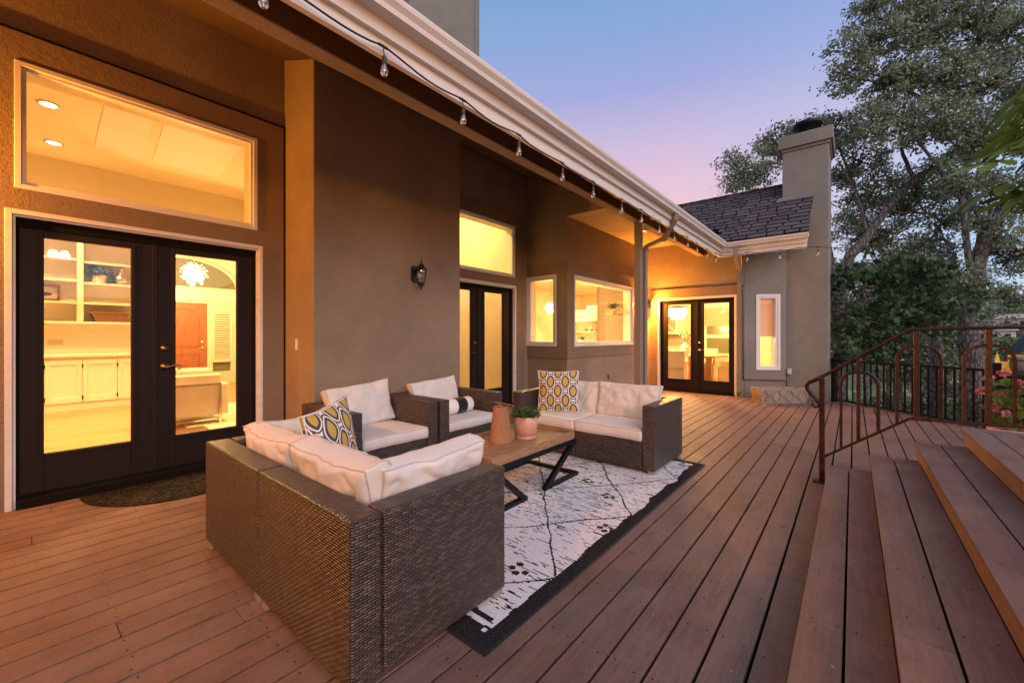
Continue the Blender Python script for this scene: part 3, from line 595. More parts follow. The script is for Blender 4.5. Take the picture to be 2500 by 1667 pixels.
# shelf things
t = thing('framed_picture', 'wooden framed picture on a bookcase shelf behind the left glass door', 'picture', (.25, 10.36, 1.87))
g = G(frame('Y', 10.37)); wallgrid(g, -.02, .44, 0, .02, 1.87, 2.14, [(.015, .405, 1.905, 2.105)]); g.build('frame', CED, t)
g = G(frame('Y', 10.37)); g.box(.015, .405, 0, .006, 1.905, 2.105); g.build('print', paint('print_paper', (.6, .5, .35)), t)
g = G(frame('Y', 10.364)); g.ball((.25, .004, 1.985), .10, 12, (1, .05, .36)); g.build('dark_shape', EVE, t)
def cloud(name, mat, parent, centers, per, sig, size, asp=.5, tilt=1.0, rnd=None, shape=None, off=(0, 0, 0), bias=None, seed=None):
    rg = np.random.default_rng(seed) if seed is not None else RNG
    c = np.asarray(centers, float); N = len(c) * per
    sg = np.asarray(sig, float)
    cc = np.repeat(c[:, :3], per, 0) + rg.normal(0, 1, (N, 3)) * sg
    a = rg.normal(0, 1, (N, 3)); a[:, 2] *= tilt; a /= np.linalg.norm(a, axis=1)[:, None]
    q = rg.normal(0, 1, (N, 3)); b = np.cross(a, q); b /= np.linalg.norm(b, axis=1)[:, None]
    s = size * rg.uniform(.65, 1.3, N)[:, None]
    sh = np.array(shape if shape is not None else [(-1, 0), (-.15, .55), (1, 0), (-.15, -.55)], float)
    k = len(sh); V = cc[:, None, :] + a[:, None, :] * (s * sh[:, 0])[:, :, None] + b[:, None, :] * (s * sh[:, 1] * asp * 2)[:, :, None]
    if rnd is None:
        cr = np.repeat(rg.random(len(c)), per); rnd = np.clip(cr * .65 + rg.random(N) * .35, 0, 1)
    o = npmesh(name, V.reshape(-1, 3), k, mat, parent, rnd, off)
    return o
def ctr(x, y, z, rx, ry, rz, nn, seed=None, surf=0):
    rg = np.random.default_rng(seed) if seed is not None else RNG
    p = rg.normal(0, 1, (nn, 3)); p /= np.linalg.norm(p, axis=1)[:, None]; p *= (rg.random(nn) ** (1 / 3 if not surf else .12))[:, None]
    return p * np.array((rx, ry, rz)) + np.array((x, y, z))
t = thing('flower_pot', 'white pot of blue hydrangea and trailing ivy on a bookcase shelf', 'potted plant', (.91, 10.26, 2.212))
G().lathe([(.085, 0), (.10, .03), (.105, .14), (.095, .14), (.09, .10)], (.91, 10.26, 2.213), 18).build('pot', CRM, t, smooth=True)
o = cloud('flowers', LBL, t, ctr(.93, 10.2, 2.435, .11, .08, .06, 22, 3), 10, .02, .022, .9, off=(.91, 10.26, 2.212))
o = cloud('leaves', LMP, t, np.vstack([ctr(.81, 10.22, 2.42, .08, .08, .07, 16, 4), ctr(1.06, 10.2, 2.32, .08, .05, .08, 12, 5)]), 6, .025, .03, .7, off=(.91, 10.26, 2.212))
t = thing('vase', 'glazed bronze vase with two small handles on a bookcase shelf', 'vase', (1.175, 10.25, 2.212))
G().lathe([(.05, 0), (.10, .05), (.11, .09), (.09, .13), (.045, .17), (.035, .24), (.05, .28)], (1.175, 10.25, 2.213), 20).build('vase_body', BRA, t, smooth=True)
for s in (-1, 1): G().tube([(1.175 + s * .04, 10.25, 2.41), (1.175 + s * .09, 10.25, 2.40), (1.175 + s * .095, 10.25, 2.36), (1.175 + s * .07, 10.25, 2.34)], .008, 6).build('handle', BRA, t, smooth=True)
t = thing('basket', 'woven brown basket on the lower bookcase shelf', 'basket', (1.05, 10.25, 1.53))
g = G(); g.add([(.85, 10.15, 1.531), (1.22, 10.15, 1.531), (1.22, 10.36, 1.531), (.85, 10.36, 1.531), (.79, 10.12, 1.69), (1.28, 10.12, 1.69), (1.28, 10.39, 1.69), (.79, 10.39, 1.69)], [(0, 1, 2, 3), (0, 1, 5, 4), (1, 2, 6, 5), (2, 3, 7, 6), (3, 0, 4, 7)]); g.build('basket_body', BSK, t)
G().tube([(.79, 10.12, 1.69), (1.28, 10.12, 1.69), (1.28, 10.39, 1.69), (.79, 10.39, 1.69), (.79, 10.12, 1.69)], .012, 6).build('rim', BSK, t)

# hall: front door, fanlight, shuttered sidelight
FD = thing('front_door', 'arched-panel red wood front door with cream surround at the end of the hall', 'door', (2.4, 12.88, 0))
TH = frame('Y', 12.88)
g = G(TH); g.box(2.05, 3.10, 0, .045, .03, 2.12); g.build('door_leaf', RDW, FD)
g = G(TH)
for a, b, c, d in ((2.2, 2.95, .25, .85), (2.2, 2.95, 1.0, 1.55)): wallgrid(g, a, b, .045, .06, c, d, [(a + .03, b - .03, c + .03, d - .03)])
g.tube([(2.2, .05, 1.55), (2.2, .05, 1.80), (2.35, .05, 1.93), (2.57, .05, 1.98), (2.8, .05, 1.93), (2.95, .05, 1.80), (2.95, .05, 1.55)], .016, 6); g.build('moulding', RDW, FD)
g = G(TH); wallgrid(g, 1.95, 3.75, 0, .07, .03, 2.50, [(2.05, 3.10, .0, 2.12), (3.22, 3.62, .35, 1.95)]); g.box(1.95, 3.8, .0, .09, 2.18, 2.28); g.box(1.95, 3.8, 0, .09, 2.46, 2.52); g.build('surround', CRM, FD, bev=.004)
g = G(TH); g.box(3.22, 3.62, .0, .01, .35, 1.95); g.build('sidelight_glass', NGT, FD)
g = G(TH); wallgrid(g, 3.18, 3.66, .07, .09, .60, 1.98, [(3.25, 3.59, .68, 1.90)])
for i in range(20): z = .70 + i * .061; g.box(3.25, 3.59, .07, .08, z - .005, z + .033)
g.build('shutter', CRM, FD)
arc = [(2.55 + 1.22 * math.cos(R(a)), 2.54 + .72 * math.sin(R(a))) for a in range(0, 181, 10)]
g = G(TH); g.prism([(u, z) for u, z in arc], .002, .012, 'y') if 0 else g.add([(u, .01, z) for u, z in arc], [tuple(range(len(arc)))]); g.build('fanlight', NGT, FD)
g = G(TH); g.tube([(u, .03, z) for u, z in arc], .035, 6); g.build('fanlight_frame', CRM, FD)
g = G(TH); g.lathe([(.03, 0), (.03, .02), (.001, .03)], (3.0, .045, 1.13), 12, ax='y'); g.lathe([(.03, 0), (.03, .03), (.001, .04)], (3.0, .045, .98), 12, ax='y'); g.tube([(3.0, .09, .98), (2.9, .09, .97)], .01, 6); g.build('door_handle', BRA, FD)
t = thing('pendant_light', 'small bright globe lamp showing at the left edge of the fanlight', 'lamp', (2.30, 12.2, 2.5), 0)
G().ball((2.12, 12.0, 2.55), .065).build('globe', EMW, t, smooth=True); G().tube([(2.12, 12.0, 2.6), (2.12, 12.0, 3.6)], .006, 5).build('cord', BRA, t)
light(t, 'lamp', 'POINT', (2.12, 11.85, 2.55), 30, WARM, .06)
t = thing('chandelier', 'round crystal burst chandelier hanging in the entry hall', 'chandelier', (2.40, 10.9, 2.62))
cc = Vector((2.40, 10.9, 2.62))
pts = []; g = G()
for i in range(190):
    v = Vector(RNG.normal(0, 1, 3)).normalized(); p = cc + v * RNG.uniform(.14, .26); g.tube([cc + v * .05, p], .003, 4); g.ball(tuple(p), .012, 5)
g.build('crystals', EMC, t); G().ball(tuple(cc), .07).build('bulb', EMW, t, smooth=True); G().tube([tuple(cc), (cc.x, cc.y, 3.6)], .008, 6).build('rod', BRA, t)
light(t, 'lamp', 'POINT', tuple(cc + Vector((0, 0, -.3))), 260, WARM, .15)
# reflection of a two-shade lamp, modelled as a glowing fixture by the bookcase
t = thing('reflected_fixture', 'reflection of a small two-shade light, modelled near the top of the bookcase', 'lamp', (.39, 9.5, 2.6))
for s in (-1, 1): G().lathe([(.03, .10), (.055, .06), (.065, 0), (.06, 0)], (.39 + s * .06, 9.5, 2.51), 14).build('shade', EMS, t, smooth=True)
G().tube([(.33, 9.5, 2.61), (.39, 9.7, 2.64), (.39, 10.1, 2.66)], .01, 6).build('arm', BRA, t)
# lounge sofa seen from behind
t = thing('indoor_sofa', 'cream sofa with chrome frame seen from behind through the right glass door', 'sofa', (1.5, 7.2, 0))
g = G(); g.box(1.14, 1.86, 7.0, 7.14, .16, .74); g.build('backrest', LNN, t, bev=.02)
g = G(); g.box(1.14, 1.82, 7.14, 7.85, .16, .42); g.build('seat', LNN, t, bev=.02); g = G(); g.box(1.86, 1.96, 7.02, 7.85, .16, .60); g.build('armrest', LNN, t, bev=.02)
g = G(); g.sqtube([(1.14, 6.98, .60), (1.84, 6.98, .60), (1.84, 6.98, .03)], .035); g.sqtube([(1.2, 7.02, .10), (1.84, 7.02, .10)], .02); g.build('chrome_frame', CHR, t)
g = G(); g.box(1.16, 1.42, 7.16, 7.36, .42, .84); g.box(1.44, 1.80, 7.16, 7.36, .42, .82); g.build('back_cushion', LNN, t, bev=.04)
t = G().box(1.45, 3.3, 6.3, 8.9, .031, .042).build('indoor_rug', fabric('pale_rug', (.62, .56, .36), .5), None, label='pale patterned rug under the cream indoor sofa', cat='rug')
t = G().box(1.12, 1.62, 6.2, 6.9, .0425, .046).build('floor_mat', paint('brown_mat', (.16, .07, .03)), None, label='dark brown mat on the floor behind the indoor sofa', cat='mat')

# kitchen things
t = thing('globe_pendant', 'ribbed glass globe pendant light seen through the narrow bay window', 'pendant light', (7.44, 5.10, 2.9))
g = G(); g.ball((7.44, 5.10, 1.90), .115, 20); g.build('globe', EMS, t, smooth=True); G().tube([(7.44, 5.1, 2.01), (7.44, 5.1, 2.9)], .004, 5).build('cord', BLK, t)
G().ball((7.44, 5.10, 1.86), .095, 16, (1, 1, .75)).build('bulb', EMW, t, smooth=True); G().lathe([(.117, -.004), (.119, 0), (.117, .004)], (7.44, 5.1, 1.90), 24).build('band', BRA, t)
light(t, 'lamp', 'POINT', (7.44, 5.10, 1.62), 130, WARM, .1)
t = thing('kitchen_counter', 'cream kitchen counter along the bay window', 'counter', (7.7, 4.4, 0))
G().box(6.6, 9.0, 4.1, 4.7, .03, .92).build('cabinet', CRM, t); G().box(6.58, 9.02, 4.08, 4.73, .92, .96).build('countertop', CRM, t)
t = thing('faucet', 'tall arched spring faucet at the kitchen sink window', 'faucet', (7.8, 4.32, .96))
ac = [(7.93 - .13 * math.cos(R(a)), 4.32, 1.37 + .15 * math.sin(R(a))) for a in range(0, 181, 15)]
G().tube([(7.80, 4.32, .96)] + ac + [(8.06, 4.32, 1.18)], .011, 8).build('spout', BRA, t, smooth=True); G().tube([(7.80, 4.32, 1.20), (8.06, 4.32, 1.22)], .007, 6).build('arm', BRA, t); G().tube([(7.80, 4.32, 1.16), (7.72, 4.32, 1.19)], .008, 6).build('handle', BRA, t)
t = thing('pineapple_jar', 'white textured pineapple jar with dark leaves on the kitchen window ledge', 'jar', (7.35, 4.3, .96))
g = G(); g.lathe([(.05, 0), (.085, .06), (.09, .13), (.07, .21), (.03, .24), (.001, .245)], (7.38, 4.28, .962), 14); g.build('jar_body', CRM, t, smooth=True)
cloud('leaves', LMP, t, ctr(7.42, 4.28, 1.24, .03, .03, .03, 6, 8), 3, .02, .035, .5, off=(7.35, 4.3, .96))
t = thing('open_shelves', 'cream open kitchen shelves with dishes at the back wall', 'shelves', (11.1, 5.6, 0))
g = G(); 
for z in (.9, 1.15, 1.40, 1.72): g.box(10.9, 11.2, 5.35, 7.0, z, z + .03)
g.box(11.2, 11.23, 5.35, 7.0, .9, 1.85); g.box(10.9, 11.2, 5.32, 5.35, .03, 1.85); g.build('shelf', CRM, t)
g = G()
for i in range(5): g.lathe([(.02, 0), (.07, .05), (.075, .06)], (11.0, 5.5 + i * .18, 1.43), 12)
g.build('bowl', CED, t)
g = G(); g.box(10.9, 11.28, 5.0, 5.28, .03, 1.78); g.build('refrigerator', EVE, None, label='tall black oven column between the kitchen shelves and the pantry door', cat='oven')
t = thing('range_hood', 'pale range hood box high behind the kitchen window', 'hood', (11.0, 5.5, 1.85)); G().box(10.8, 11.2, 5.45, 6.1, 1.72, 2.18).build('hood_body', CRM, t, bev=.01)
t = thing('wall_shelf', 'pine shelf unit with a white frame at the right of the kitchen', 'shelf', (10.6, 4.9, 1.4))
g = G(); g.box(10.0, 10.8, 4.82, 5.0, 1.74, 1.80); g.box(10.0, 10.8, 4.82, 5.0, 1.30, 1.36); g.build('plank', PIN, t); g = G(); g.box(10.75, 10.8, 4.81, 5.02, .03, 1.95); g.box(10.0, 10.04, 4.81, 5.02, .03, 1.95); g.build('side_frame', CRM, t)
t = thing('fern_pot', 'feathery green fern in a pot on the kitchen shelf', 'potted plant', (8.55, 4.2, 1.7))
G().lathe([(.04, 0), (.06, .02), (.065, .09)], (9.0 - .35, 4.20, 1.80), 12).build('pot', PIN, t); g = G(); g.box(8.45, 8.95, 4.12, 4.30, 1.76, 1.80); g.build('ledge', PIN, t)
cloud('leaves', LBX, t, ctr(8.65, 4.2, 1.96, .12, .08, .08, 22, 11), 10, .035, .025, .35, off=(8.55, 4.2, 1.7))

# dining room
t = thing('dining_chandelier', 'wide glowing crystal chandelier over the dining table behind the far doors', 'chandelier', (11.6, 3.72, 2.9))
g = G()
for i in range(150):
    a = random.random() * 6.283; rr = random.choice((.24, .24, .16, .08)); h = random.uniform(.10, .22) if rr > .2 else random.uniform(.2, .32)
    g.box(11.6 + rr * math.cos(a) - .012, 11.6 + rr * math.cos(a) + .012, 3.72 + rr * math.sin(a) - .012, 3.72 + rr * math.sin(a) + .012, 2.05 - h, 2.05)
g.build('crystals', EMC, t); G().lathe([(.26, 0), (.26, .05), (.25, .05)], (11.6, 3.72, 2.04), 24).build('ring', BRA, t); G().tube([(11.6, 3.72, 2.05), (11.6, 3.72, 2.9)], .008, 6).build('rod', BRA, t)
light(t, 'lamp', 'POINT', (11.6, 3.72, 1.70), 520, WARM, .18)
t = thing('dining_table', 'round-edged pine dining table seen through the far doors', 'table', (12.0, 3.1, 0))
G().prism([(11.6, 2.75), (12.5, 2.65), (12.8, 3.1), (12.7, 3.9), (11.8, 4.0), (11.45, 3.4)], .70, .76).build('tabletop', PIN, t, bev=.01); G().box(12.0, 12.15, 2.96, 3.10, .03, .70).build('leg', PIN, t); G().box(12.3, 12.45, 3.5, 3.64, .03, .70).build('leg', PIN, t)
def dchair(x, y, rz, lab):
    t = thing('dining_chair', lab, 'chair', (x, y, .03), rz, 'upholstered dining chairs')
    G().box(-.25, .25, -.25, .25, .0, .45).build('skirted_seat', LNN, t, world=False, bev=.03); G().box(-.26, .26, .18, .30, .40, .88).build('backrest', LNN, t, world=False, bev=.04)
    for s in (-1, 1): G().box(s * .25 - .03, s * .25 + .03, -.22, .2, .42, .62).build('armrest', LNN, t, world=False, bev=.025)
dchair(11.15, 3.62, R(100), 'linen dining chair seen from behind through the left far door pane')
dchair(11.9, 2.50, R(195), 'linen dining chair turned sideways at the right edge of the far door')
dchair(12.9, 3.3, R(-90), 'linen dining chair on the far side of the dining table')
dchair(11.2, 4.35, R(90), 'linen dining chair half hidden behind the left far door stile')
t = thing('dining_window', 'window with a pleated tan blind on the far dining room wall', 'window', (14.6, 3.4, 1.4))
TD = frame('X', 14.58)
g = G(TD); wallgrid(g, 2.95, 3.80, 0, .04, .62, 2.25, [(3.03, 3.72, .72, 1.22), (3.03, 3.72, 1.33, 2.17)]); g.build('frame', CRM, t)
G(TD).box(3.03, 3.72, .0, .01, .72, 2.17).build('night_pane', NGT, t); G(TD).box(2.98, 3.77, .045, .06, 1.60, 2.2).build('pleated_blind', BLD, t)
t = thing('table_vase', 'white vase with dark sprigs on the dining table', 'vase', (11.7, 3.55, .76))
G().lathe([(.06, 0), (.12, .06), (.12, .22), (.05, .30), (.045, .34)], (11.7, 3.55, .765), 16).build('vase_body', CRM, t, smooth=True)
cloud('leaves', LMP, t, ctr(11.7, 3.55, 1.28, .16, .16, .12, 18, 31), 4, .03, .03, .6, off=(11.7, 3.55, .76))
t = thing('wall_cabinet', 'cream wall cabinet with crossed glazing bars behind the left far door pane', 'cabinet', (13.6, 4.9, 1.5))
g = G(frame('X', 13.6)); g.box(4.35, 5.2, -.9, 0, 1.35, 2.2); g.build('cabinet_box', CRM, t); g = G(frame('X', 13.6)); g.box(4.42, 5.13, .0, .008, 1.42, 2.13); g.build('pane', paint('tan_pane', (.35, .24, .12)), t)
g = G(frame('X', 13.6)); g.tube([(4.42, .02, 1.42), (5.13, .02, 2.13)], .018, 4); g.tube([(5.13, .02, 1.42), (4.42, .02, 2.13)], .018, 4); g.build('glazing_bar', CRM, t)
t = G(frame('X', 14.58)).box(4.0, 8, .001, .01, .95, 1.4).build('tile_backsplash', BTL, None, label='pale subway tile backsplash at the far kitchen wall', cat='tiles')
bpy.data.objects.remove(bpy.data.objects[-1]) if False else None
# ---------------------------------------------------------------- deck, steps, terrain
DK = thing('deck', 'brown composite deck of long boards', 'deck', (3, 1, 0), kind='structure'); del DK['category']
PW = .149; gap = .0135
g = G(); gs = G()
j = -28; yk = lambda j: .158 + PW * j
rj = random.Random(3)
while yk(j) < 4.78:
    ya, yb = yk(j) + gap / 2, min(yk(j + 1) - gap / 2, 4.785)
    xe = 9.9 if ya > .34 else 9.93
    xs = [-4.3]; x = -4.3 + rj.uniform(.6, 4.5)
    while x < xe - .5: xs.append(x); x += rj.choice((2.44, 3.66, 4.88)) + rj.uniform(-.2, .2)
    xs.append(None)
    for a, b in zip(xs, xs[1:]):
        if b is None:
            if ya > .34: b0 = b1 = (9.78 if ya > 1.75 else 10.3)
            else: b0, b1 = 9.93 + ya, 9.93 + yb
        else: b0 = b1 = b - .003
        if b0 <= a: continue
        dz = rj.uniform(-.0008, .0008)
        g.add([(a, ya, -.025), (b0, ya, -.025), (b1, yb, -.025), (a, yb, -.025), (a, ya, dz), (b0, ya, dz), (b1, yb, dz), (a, yb, dz)],
              [(0, 3, 2, 1), (4, 5, 6, 7), (0, 1, 5, 4), (1, 2, 6, 5), (2, 3, 7, 6), (3, 0, 4, 7)], rj.random())
    x = -2.6 + .03
    while x < 9.6:
        for yy in (ya + .028, yb - .028):
            if yy < 4.6 and (x < 9.5 or yy < 1.6) and x - yy < 9.8:
                xx, y2 = x + rj.uniform(-.012, .012), yy + rj.uniform(-.006, .006)
                gs.add([(xx + .0042 * math.cos(k * 1.047), y2 + .0042 * math.sin(k * 1.047), .0016) for k in range(6)], [(0, 1, 2, 3, 4, 5)])
        x += .407
    j += 1
g.build('deck_board', DEC, DK, kind='stuff', bev=.0018)
gs.build('screw_hole', GRV, DK, kind='stuff', recalc=False)
g = G(); g.prism([(-4.3, -4), (5.9, -4), (9.90, -.01), (10.3, .36), (10.3, 4.9), (-4.3, 4.9)], -.17, -.15); g.box(-4.3, 9.78, 4.78, 4.9, -.15, -.03)
g.build('joist_shadow_board', GRV, DK)
g = G(); g.add([(9.93, 0, 0), (5.95, -3.98, 0), (5.95, -3.98, -.3), (9.93, 0, -.3)], [(0, 1, 2, 3)]); g.add([(9.93, 0, 0), (10.28, .35, 0), (10.28, .35, -.3), (9.93, 0, -.3)], [(0, 1, 2, 3)]); g.build('deck_edge', FSC, DK)

ST = thing('steps', 'four low composite steps rising to an upper landing', 'steps', (2, -.3, 0), kind='structure'); del ST['category']
RZ = .1243; Ys = [.158, -.123, -.421, -.720]; xend = [4.66, 4.755, 4.95, 5.17]
for i in range(4):
    zt = RZ * (i + 1); y1 = Ys[i]; y0 = Ys[i + 1] if i < 3 else -4.2
    g = G(); y = y1 + .012; k = 0
    gap = .009
    bw = (y1 + .012 - y0 - .003) / 2 + gap / 2 if i < 3 else .149
    while y > y0 + .02:
        yb = y; ya = y - bw + gap; ya = max(ya, y0 + .002)
        xs = [-4.3]; x = -4.3 + rj.uniform(1, 4)
        while x < xend[i] - .6: xs.append(x); x += rj.choice((2.44, 3.2, 3.66))
        if i < 3 and k == 0: xs = [-4.3, (1.62, 1.95, 1.2)[i]]
        if i < 3 and k == 1: xs = [-4.3, (2.45, 2.28, 1.0)[i]]
        xs.append(None)
        xe = xend[i] - .02 if i < 3 else 5.03
        for a, b in zip(xs, xs[1:]):
            if b is None: b0, b1 = xe + (y1 - ya) * .12, xe + (y1 - yb) * .12
            else: b0 = b1 = b - .002
            if i == 3 and b is None: b0 = b1 = xe
            g.add([(a, ya, zt - .025), (b0, ya, zt - .025), (b1, yb, zt - .025), (a, yb, zt - .025), (a, ya, zt), (b0, ya, zt), (b1, yb, zt), (a, yb, zt)],
                  [(0, 3, 2, 1), (4, 5, 6, 7), (0, 1, 5, 4), (1, 2, 6, 5), (2, 3, 7, 6), (3, 0, 4, 7)], rj.random())
        y = ya - gap; k += 1
    if i == 3: g.box(5.035, 5.185, -4.2, y1 + .012, zt - .025, zt + .001)
    g.build('tread', DEC, ST, bev=.003)
    g = G(); g.box(-4.3, xend[i] - .03, y1 - .02, y1, zt - RZ - .001 + (0 if i else .003), zt - .0255); g.box(xend[i] - .045, xend[i] - .02, -4.2, y1 - .02, .002, zt - .0255); g.build('riser', FSC, ST)
    g = G(); x = -2.4
    while x < xend[i] - .1:
        for yy in (y1 - .03, y1 - .11, y1 - .17, y1 - .25):
            xx = x + rj.uniform(-.015, .015)
            g.add([(xx + .0042 * math.cos(k * 1.047), yy + .0042 * math.sin(k * 1.047), zt + .0012) for k in range(6)], [(0, 1, 2, 3, 4, 5)])
        x += .407
    g.build('screw_hole', GRV, ST, kind='stuff', recalc=False)
g = G(); g.box(-4.3, 4.6, -4.2, .13, .003, .09); g.box(-4.3, 4.7, -4.2, -.15, .09, .21); g.box(-4.3, 4.9, -4.2, -.45, .21, .34); g.box(-4.3, 5.1, -4.2, -.75, .34, .46); g.build('step_core', GRV, ST)

# terrain, hills
def hgt(x, y):
    r = math.hypot(x - 2, y); a = math.degrees(math.atan2(y, x))
    if r < 7: h = -.9
    elif r < 60: h = -.9 - (r - 7) * .17 + .3 * noise.noise(Vector((x * .1, y * .1, 0)))
    elif r < 110: h = -9.9 - (r - 60) * .05
    else: h = -12.4 + (min(r, 420) - 110) * .135 * (1 + .35 * noise.noise(Vector((x * .006, y * .006, 2)))) - max(0, r - 420) * .03
    if x < 10 and y > -4 and x > -6: h = min(h, -.9)
    if x > 10.3 and x < 40 and y > 1.5: h = min(h, -1)
    return h + (2.2 * noise.noise(Vector((x * .03, y * .03, 5))) if r > 60 else 0)
rad = [0, 4, 7, 9, 11, 14, 18, 23, 30, 40, 52, 66, 82, 100, 120, 145, 175, 210, 250, 300, 350, 400, 430, 480, 600, 900, 1500, 2600]
vs = []; fs = []; NA = 120
for r in rad:
    for k in range(NA):
        an = 2 * math.pi * k / NA; x, y = 2 + r * math.cos(an), r * math.sin(an); vs.append((x, y, hgt(x, y)))
for i in range(len(rad) - 1):
    for k in range(NA): fs.append((i * NA + k, i * NA + (k + 1) % NA, (i + 1) * NA + (k + 1) % NA, (i + 1) * NA + k))
g = G(); g.add(vs, fs); o = g.build('ground', GRD, None, smooth=True, kind='structure')
# scrub and trees covering the hillside: light bushes in clumps
rg = np.random.default_rng(5); cs_ = []
while len(cs_) < 2600:
    an = math.radians(rg.uniform(-34, 10)); r = 45 + 380 * rg.random() ** .75; x, y = r * math.cos(an), r * math.sin(an)
    if noise.noise(Vector((x * .02, y * .02, 9))) < -.28: continue
    cs_.append((x, y, hgt(x, y), r))
cs_ = np.array(cs_); per = 46
s = 1.2 + cs_[:, 3] * .0065
c = np.repeat(cs_[:, :3], per, 0); sr = np.repeat(s, per)
v = rg.normal(0, 1, (len(c), 3)); v /= np.linalg.norm(v, axis=1)[:, None]; v[:, 2] = np.abs(v[:, 2]); c = c + v * (sr * rg.uniform(.75, 1.05, len(c)))[:, None] * np.array((1, 1, 1.1))
a = rg.normal(0, 1, c.shape); a /= np.linalg.norm(a, axis=1)[:, None]; b_ = np.cross(a, rg.normal(0, 1, c.shape)); b_ /= np.linalg.norm(b_, axis=1)[:, None]
q = sr[:, None] * .26
V = np.stack([c - a * q, c - b_ * q * .8, c + a * q, c + b_ * q * .8], 1).reshape(-1, 3)
o = npmesh('hillside_woods', V, 4, LSC, None, np.clip(np.repeat(rg.random(len(cs_)) * .85, per) + rg.random(len(c)) * .15, 0, 1)); tag(o, None, None, None, 'stuff')
HW = paint('distant_house_wall', (.62, .55, .46), .8); HR = paint('distant_roof', (.45, .36, .30), .8); HW2 = paint('distant_white_wall', (.75, .73, .70), .8)
for (an, r, wd, mt, lab) in ((-11.0, 250, 15, HW, 'long tan house low on the distant hillside, just right of the big trunk'), (-12.6, 330, 14, HW2, 'white house high on the distant hillside'), (-13.6, 270, 12, HW, 'tan house at the right edge of the distant hillside'), (-9.6, 210, 11, HW2, 'pale house on the distant hillside, left of the big trunk')):
    x, y = r * math.cos(R(an)), r * math.sin(R(an)); z = hgt(x, y) + 2.0
    t = thing('hillside_house', lab, 'house', (x, y, z), R(an + 90)); 
    G().box(-wd / 2, wd / 2, -4, 4, -2, 2.4).build('wall', mt, t, world=False)
    G().prism([(-5, 2.4), (5, 2.4), (0, 4.2)], -wd / 2 - .5, wd / 2 + .5, 'x').build('roof', HR, t, world=False)
    g = G()
    for k in range(4): g.box(-wd / 2 + 1 + k * wd / 4, -wd / 2 + 2.2 + k * wd / 4, 4.0, 4.05, -.2, 1.4); g.box(-wd / 2 + 1 + k * wd / 4, -wd / 2 + 2.2 + k * wd / 4, -4.05, -4.0, -.2, 1.4)
    g.build('window', EVE, t, world=False)

# ---------------------------------------------------------------- stair railing (in the plane x = 4.44)
RL = thing('stair_railing', 'rusty iron stair railing with arched balusters and a scrolled end', 'railing', (4.47, .2, 0))
g = G(); g.tube([(4.50, .262, .885), (4.50, .208, .925), (4.43, -.334, 1.325), (4.425, -.345, 1.332), (4.40, -.93, 1.344), (4.38, -1.75, 1.36)], .019, 8, flat=.75); g.build('handrail', RST, RL, smooth=True)
sc_ = [(4.50, .208, .928), (4.50, .262, .888), (4.505, .300, .868), (4.51, .318, .842), (4.51, .312, .805), (4.51, .286, .765), (4.50, .256, .73), (4.50, .236, .70), (4.50, .228, .678), (4.50, .238, .66), (4.50, .256, .652), (4.50, .272, .66), (4.50, .276, .676), (4.50, .266, .686)]
G().tube(sc_, [.017] * 6 + [.014] * 4 + [.011] * 4, 8).build('scroll', RST, RL, smooth=True)
g = G(); g.sqtube([(4.50, .208, .0), (4.50, .208, .915)], .040); g.build('newel_post', RST, RL, bev=.004)
g = G(); g.box(4.45, 4.55, .185, .275, .001, .009); g.lathe([(.008, .0), (.008, .016)], (4.465, .26, .0), 8, cap=True); g.build('base_plate', RST, RL)
g = G(); g.sqtube([(4.495, .20, .225), (4.43, -.334, .635), (4.425, -.34, .640), (4.40, -.93, .655), (4.38, -1.75, .675)], .020); g.build('bottom_rail', RST, RL)
zb = lambda y: .225 + (.20 - y) / .534 * .41 if y > -.334 else .637 + (-.334 - y) * .03
ztp = lambda y: .925 + (.208 - y) / .542 * .40 if y > -.334 else 1.325 + (-.334 - y) * .03
xr_ = lambda y: 4.50 + (y - .208) * .13 if y > -.334 else 4.43 + (y + .334) * .045
for i, (a, m_, b) in enumerate(((.077, -.036, -.159), (-.269, -.378, -.508), (-.626, -.743, -.862), (-1.0, -1.12, -1.24))):
    g = G(); g.sqtube([(xr_(m_), m_, zb(m_)), (xr_(m_), m_, ztp(m_) - .01)], .032 if i else .026); g.build('baluster', RST, RL, bev=.003)
    top = (.982, 1.207, 1.217, 1.23)[i]; c = (a + b) / 2; hw = (a - b) / 2; hh = .105
    pts = [(xr_(a), a, zb(a))] + [(xr_(c + hw * math.cos(R(q))), c + hw * math.cos(R(q)), top - hh + hh * math.sin(R(q))) for q in range(0, 181, 15)] + [(xr_(b), b, zb(b))]
    G().sqtube(pts, .020).build('arch', RST, RL)

# ---------------------------------------------------------------- iron fence on the deck edge
FN = thing('picket_fence', 'low dark metal picket fence along the angled deck edge', 'fence', (9.4, -.55, 0))
p0 = Vector((10.27, .33, 0)); p1 = Vector((8.46, -1.49, 0)); p2 = Vector((10.8, -2.35, 0))
FNM, _, _ = M('fence_black_paint', (.010, .009, .009), .85, 0, .1)
def fence(p0, p1, zt, zb, sp, pick=.018, dz=0):
    d = (p1 - p0); L = d.length; d.normalize()
    for nm, z, w_ in (('top_rail', zt, .036), ('bottom_rail', zb, .03)): G().sqtube([tuple(p0 + Vector((0, 0, z))), tuple(p1 + Vector((0, 0, z + dz)))], w_).build(nm, FNM, FN)
    k = sp
    while k < L - .03: q = p0 + d * k; zz = dz * k / L; G().sqtube([tuple(q + Vector((0, 0, zb + zz))), tuple(q + Vector((0, 0, zt + zz)))], pick).build('picket', FNM, FN); k += sp
fence(p0, p1, .81, .045, .116, .026); fence(p1, p2, .80, .03, .112, .022, -.22)
